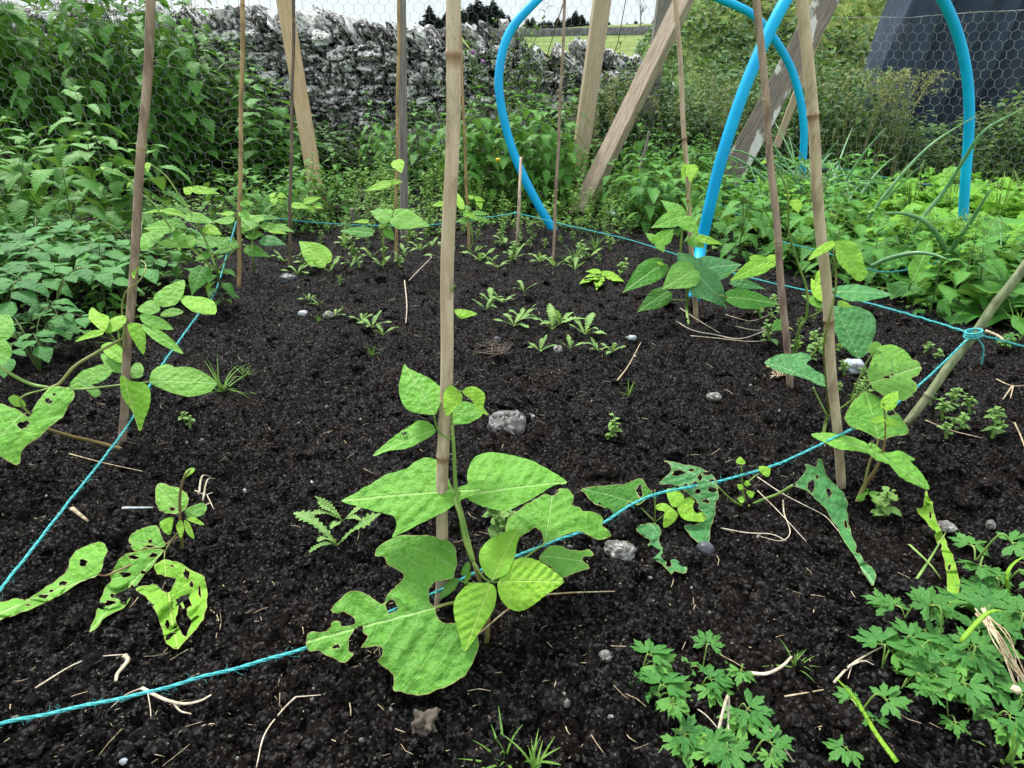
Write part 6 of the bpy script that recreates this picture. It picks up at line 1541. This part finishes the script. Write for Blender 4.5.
# ---------------------------------------------------------------- seedlings in the bare soil
sd = Scatter([make_proto('thistle_seedling', rosette(n, L, 'dandelion', (.5, 1.1), (.3, 1.1), .12, .55), M['seedling'], M['stem'], 'seedling', 'seedling', 'seedlings', 'stalk', 'leaves') for n, L in ((5, .085), (6, .075), (4, .095))])
for px, py, s in ((514, 326, .9), (521, 320, .8), (552, 330, 1.1), (560, 322, 1.0), (585, 335, .95), (598, 350, .5), (503, 303, .75), (491, 302, .8), (486, 310, .6), (524, 292, .7), (540, 350, .6), (570, 350, .55), (612, 352, .55), (480, 258, .9), (490, 262, .7)):
    sd.put(G(px, py), sc=s, label='toothed light green seedling in the group right of the central cane', group='toothed seedlings right of the central cane')
for px, py, s in ((372, 328, .7), (362, 322, .6), (383, 335, .5), (335, 316, .5), (309, 300, .5), (318, 305, .45)):
    sd.put(G(px, py), sc=s, label='small seedling in the bare soil left of the central cane', group='small seedlings left of the central cane')
for px, py, s in ((297, 270, .9), (313, 268, .8), (330, 272, .8), (352, 264, .9), (372, 258, .8), (420, 252, .9), (432, 246, .9), (474, 254, .9), (540, 262, .8), (555, 268, .9), (575, 270, .9), (383, 268, .8), (405, 256, .8), (445, 262, .9), (498, 268, .8), (515, 258, .9), (590, 258, .9), (346, 244, 1.), (410, 240, 1.), (505, 246, 1.), (285, 262, .8)):
    sd.put(G(px, py), sc=s, label='toothed seedling at the far edge of the bare soil', group='toothed seedlings at the far edge')
for px, py, s in ((344, 520, 1.0), (340, 560, .9)): pass
sd.put(G(343, 522), sc=.75, rz=3.6, label='spiny pale thistle seedling left of the central cane foot', group='thistle by the cane foot')
sd.put(G(337, 546), sc=.9, rz=3.9, label='spiny seedling beside the big chewed bean leaf', group='spiny seedling')
sd.finish()
ts = Scatter([make_proto('weed_seedling', willow_weed(h, l, 'tiny', .006, .3, 3), M['seedling'], M['stem'], 'weed seedling', 'seedling', 'seedlings') for h, l in ((.035, .014), (.05, .018), (.025, .012))])
T = 'tiny round-leaved weed seedling '
for lst, lab, grp in (
    ([(613, 440), (608, 438)], 'beside the small stones in the open middle soil', 'open middle'),
    ([(508, 535), (514, 540), (504, 541), (500, 533)], 'under the ragged leaf behind the string', 'under ragged leaf'),
    ([(300, 262), (340, 285), (345, 250), (400, 268), (410, 244), (425, 240), (450, 262), (510, 262), (530, 250), (520, 244), (545, 240), (585, 258), (600, 262), (610, 250), (620, 275), (360, 268), (383, 256), (500, 246)], 'along the back of the bare soil', 'back of soil'),
    ([(775, 330), (786, 340), (770, 345), (800, 345), (760, 322), (808, 360), (815, 350), (795, 352), (780, 318), (770, 308)], 'at the foot of the reddish cane', 'foot of reddish cane'),
    ([(845, 372), (858, 388), (838, 392), (850, 400), (868, 396), (880, 372), (862, 378), (830, 378)], 'under the big leaves of the stout cane', 'under big leaves'),
    ([(925, 352), (935, 358), (950, 430), (942, 420), (960, 428), (946, 438), (930, 405), (970, 416), (945, 412), (905, 398)], 'between the mossy stick and the right edge', 'beside mossy stick'),
    ([(1000, 434), (992, 438)], 'alone near the right edge on a reddish runner', 'right edge'),
    ([(190, 428), (186, 424)], 'beside the grass tuft left of the middle', 'beside grass'),
    ([(885, 515), (875, 512)], 'near the reddish bean stem', 'reddish stem')):
    for px, py in lst: ts.put(G(px, py), sc=U(.8, 1.5)*(1.3 if py < 300 else 1), label=T+lab, group='weed seedlings '+grp, tilt=.2)
ts.finish()
gt = Scatter([make_proto('grass_tuft', (None, grass_tuft(n, L, w, sp)), M['weed_fresh'], M['stem'], 'grass tuft', 'grass', 'tufts', leaf_name='blades') for n, L, w, sp in ((15, .075, .0018, .8), (26, .12, .0020, .7), (14, .05, .0012, .5))])
for px, py, s, i, lab in ((505, 764, 1.0, 0, 'fresh grass tuft at the bottom edge below the central plant'), (535, 768, .8, 0, 'smaller grass tuft at the bottom edge'), (372, 357, .85, 2, 'thin little grass tuft left of the central cane'),
                          (222, 392, .9, 1, 'spreading grass tuft right of the left brown cane'), (244, 378, .7, 0, 'wiry grass tuft nearest the middle on the left'), (629, 396, .9, 2, 'sparse short grass right of centre'), (318, 322, .7, 2, 'little upright grass blade cluster at the back left'),
                          (575, 262, 1.1, 1, 'grass tuft behind the pale young bean plant'), (596, 250, 1.0, 1, 'grass tuft at the foot of the slender brown cane'), (795, 668, .6, 0, 'yellowish wiry sprout at the end of the bent dead stalk'), (1005, 765, 1.0, 0, 'grass tuft in the bottom right corner'),
                          (1018, 330, 1.0, 1, 'grass tuft at the right edge behind the mossy stick'), (120, 345, .8, 1, 'grass tuft in the shade of the potato leaves')):
    gt.put(G(px, py), sc=s, i=i, label=lab, group=None); 
gt.finish()
for o in list(COL.objects):
    if o.name.startswith('grass_tuft') and 'group' in o and o['group'] == 'tufts': del o['group']
# long single blades in the right foreground
def blade(pts, w, mat, label):
    P = smooth_path(pts, 6); mb = MB(); n = len(P); tube(mb, P, [w*(1-.85*(i/n)**2) for i in range(n)], 6, .8, flat=.35)
    tag(mb.build('grass', M[mat], loc=P[0]), label, 'grass blade')
blade([G(893, 775, .02), G(870, 752, .03), G(848, 733, .05), G(826, 716, .06)], .0035, 'bean_young', 'single pale yellow blade leaning left at the bottom right')
blade([G(950, 672, .05), G(968, 664, .08), G(985, 660, .08), G(1006, 656, .05)], .003, 'bean_young', 'yellowish bent blade over the right buttercups')
blade([G(905, 560, .03), G(925, 580, .03), G(938, 590, .02)], .0022, 'stem', 'green stalk joining the eaten leaf to the buttercups')
blade([G(910, 592, .01), G(925, 575, .03), G(938, 558, .05)], .0022, 'stem', 'green shoot rising right of the torn leaf')
blade([G(1010, 600, .0), PZ(1007, 575, .06), PZ(1018, 560, .07), PZ(1040, 552, .05)], .0045, 'bean_young', 'thick pale stem hooking over at the right edge')

# ---------------------------------------------------------------- creeping buttercups
b1_ = Scatter([make_proto('buttercup', buttercup_plant(n, R, s, .008, .04), M['buttercup'], M['stem'], 'buttercup', 'buttercup', 'buttercups', 'stem', 'leaves') for n, R, s in ((1, .004, .042), (2, .02, .042), (2, .028, .042), (1, .02, .036))])
for px, py, s in ((642, 672, .9), (655, 706, 1.0), (668, 722, .95), (702, 672, .85), (722, 675, .9), (738, 690, 1.), (735, 715, .9), (672, 742, .9), (690, 756, 1.0), (652, 690, .7), (725, 752, .9), (748, 764, .9), (700, 690, .8), (768, 772, .8)):
    b1_.put(G(px, py), sc=s*.95, label='creeping buttercup in the patch at the bottom, right of centre', group='buttercups at the bottom')
for px, py, s in ((888, 610, 1.0), (905, 618, .9), (882, 668, 1.), (898, 655, 1.), (915, 668, 1.), (902, 688, .9), (935, 700, 1.), (948, 716, .8), (858, 716, .9), (872, 724, .7), (846, 752, .8), (925, 632, 1.), (940, 645, 1.1), (955, 658, 1.1), (945, 622, 1.), (962, 604, 1.1), (983, 632, 1.15), (1002, 622, 1.2), (1012, 650, 1.2), (1000, 668, 1.1), (984, 690, 1.0), (965, 682, 1.0), (1016, 690, 1.), (968, 712, .9), (990, 724, .9), (1014, 715, .9), (975, 578, 1.2), (998, 592, 1.1), (970, 650, 1.), (955, 688, .9), (930, 662, .9), (1022, 740, .9), (915, 640, .8), (985, 612, 1.)):
    b1_.put(G(px, py), sc=s*1.05, label='creeping buttercup in the dense patch at the right edge of the foreground', group='buttercups at the right')
b1_.put(G(975, 562), sc=1.5, i=2, label='largest buttercup, standing clear behind the dense right patch', group='largest buttercup')
for px, py, s in ((1010, 350, .9), (1020, 340, 1.0), (1000, 345, .8)):
    b1_.put(G(px, py), sc=s, label='buttercup at the far right behind the twine', group='far right buttercups')
b1_.finish()
mb = MB(); rock(mb, (0, 0, 0), (.011, .011, .008), seed=2, sub=2, boxy=0)
tag(mb.build('bud', M['root'], loc=(0, 0, 0)), 'small cream flower bud in the right buttercups', 'bud').location = tuple(G(1005, 718, .045))
b = bit('dry_stems', 'straw', 'tangle of yellow dry stems across the right buttercups', 'dry stems', [([(970+U(-6, 6), 640+U(-4, 4), .05), (990+U(-8, 8), 668+U(-6, 6), .05), (1020+U(-10, 12), 700+U(-14, 10), .02)], .0011) for k in range(14)])

# ---------------------------------------------------------------- ground cover
mb = MB()
def cover(n, xr, yr, ok, L=(.012, .04), h=.08, tm='tiny'):
    k = 0
    while k < n:
        x = U(*xr); y = U(*yr)
        k += 1
        if not ok(x, y): continue
        z = float(gh(x, y) if y < 5.2 else terrain(np.array(x), np.array(y)))+U(0, h)
        add_leaf(mb, (x, y, z), azi(U(0, 6.3), U(-.2, .6)), unit((U(-.3, .3), U(-.3, .1), 1)), U(*L), tm, U(.2, 1), U(0, 1))
cover(6500, (-4.2, -1.22), (1.8, 4.6), lambda x, y: x < -1.25 and x > -y*.86-.2, h=.07)
cover(5200, (-1.4, 1.1), (3.55, 4.8), lambda x, y: y > 3.6+.15*float(perlin(x*4, y*4, 3)), (.01, .03), .05)
cover(3000, (.7, 3.9), (2.2, 4.7), lambda x, y: x > .72+(3.6-y)*.42 and x < y*.86+.2, (.015, .045), .05)
cover(3500, (-4.5, 4.6), (4.8, 6.0), lambda x, y: True, (.03, .07), .15)
tag(mb.build('ground_cover', M['weed_fresh']), 'low mixed ground cover filling the gaps between the plants', 'ground cover', kind='stuff')

for nm, mt, n, lab in (('bank_grass', 'weed_fresh', 9000, 'yellow-green grass growing on the rough bank beyond the netting'), ('bank_weeds', 'weed', 12000, 'darker weeds mottling the rough bank beyond the netting')):
    mb = MB()
    for k in range(n):
        x = U(1.3, 7.5); y = U(7.2, 10.0)
        q = float(perlin(x*1.6, y*1.6, 6.6))
        if (q > .05) == (nm == 'bank_grass') or U(0, 1) < .25:
            z = float(terrain(np.array(x), np.array(y)))
            add_leaf(mb, (x, y, z+U(-.02, .10)), azi(U(0, 6.3), U(-.2, 1.2)), unit((U(-.3, .3), -.3, 1)), U(.04, .11), 'lance' if nm == 'bank_grass' else 'tiny', U(.2, 1.2), U(.2, 1))
    tag(mb.build(nm, M[mt]), lab, 'grass' if nm == 'bank_grass' else 'weeds', kind='stuff')

# ================================================================ LIGHT
w = bpy.data.worlds.new('World'); scene.world = w; w.use_nodes = True
nt = w.node_tree; nt.nodes.clear()
out = nt.nodes.new('ShaderNodeOutputWorld'); bg = nt.nodes.new('ShaderNodeBackground')
sky = nt.nodes.new('ShaderNodeTexSky'); sky.sky_type = 'NISHITA'; sky.sun_disc = False
SUN_EL, SUN_AZ = radians(58), radians(-40)
sky.sun_elevation = SUN_EL; sky.sun_rotation = SUN_AZ
tc = nt.nodes.new('ShaderNodeTexCoord'); nz = nt.nodes.new('ShaderNodeTexNoise'); nz.inputs['Scale'].default_value = 2.6; nz.inputs['Detail'].default_value = 5
nt.links.new(tc.outputs['Generated'], nz.inputs['Vector'])
mr = nt.nodes.new('ShaderNodeMapRange'); mr.inputs[1].default_value = .3; mr.inputs[2].default_value = .7; mr.inputs[3].default_value = .72; mr.inputs[4].default_value = .96
nt.links.new(nz.outputs[0], mr.inputs[0])
mx = nt.nodes.new('ShaderNodeMix'); mx.data_type = 'RGBA'
nt.links.new(mr.outputs[0], mx.inputs[0]); nt.links.new(sky.outputs[0], mx.inputs[6]); 
sx = nt.nodes.new('ShaderNodeSeparateXYZ'); nt.links.new(tc.outputs['Generated'], sx.inputs[0])
gr = nt.nodes.new('ShaderNodeMapRange'); gr.interpolation_type = 'SMOOTHSTEP'; gr.inputs[1].default_value = .12; gr.inputs[2].default_value = .8
nt.links.new(sx.outputs[2], gr.inputs[0])
cm = nt.nodes.new('ShaderNodeMix'); cm.data_type = 'RGBA'; cm.inputs[6].default_value = (7.4, 8.0, 8.2, 1); cm.inputs[7].default_value = (14.5, 15.2, 15.6, 1)
nt.links.new(gr.outputs[0], cm.inputs[0]); nt.links.new(cm.outputs[2], mx.inputs[7])
nt.links.new(mx.outputs[2], bg.inputs[0]); bg.inputs[1].default_value = .066
nt.links.new(bg.outputs[0], out.inputs[0])
sl = bpy.data.lights.new('sun', 'SUN'); sl.energy = 2.6; sl.angle = radians(12); sl.color = (1, .97, .92)
so = bpy.data.objects.new('sun', sl); COL.objects.link(so)
dirv = Vector((cos(SUN_EL)*sin(SUN_AZ), cos(SUN_EL)*cos(SUN_AZ), sin(SUN_EL)))
so.rotation_euler = dirv.to_track_quat('Z', 'Y').to_euler()
so.location = (0, 0, 5)
vs = scene.view_settings; scene.display_settings.display_device = 'sRGB'
vs.view_transform = 'Standard'; vs.look = 'None'; vs.exposure = .95; vs.gamma = 1; vs.use_curve_mapping = False
scene.cycles.max_bounces = 6; scene.cycles.diffuse_bounces = 3; scene.cycles.transmission_bounces = 4; scene.cycles.use_denoising = True
scene.cycles.use_adaptive_sampling = True
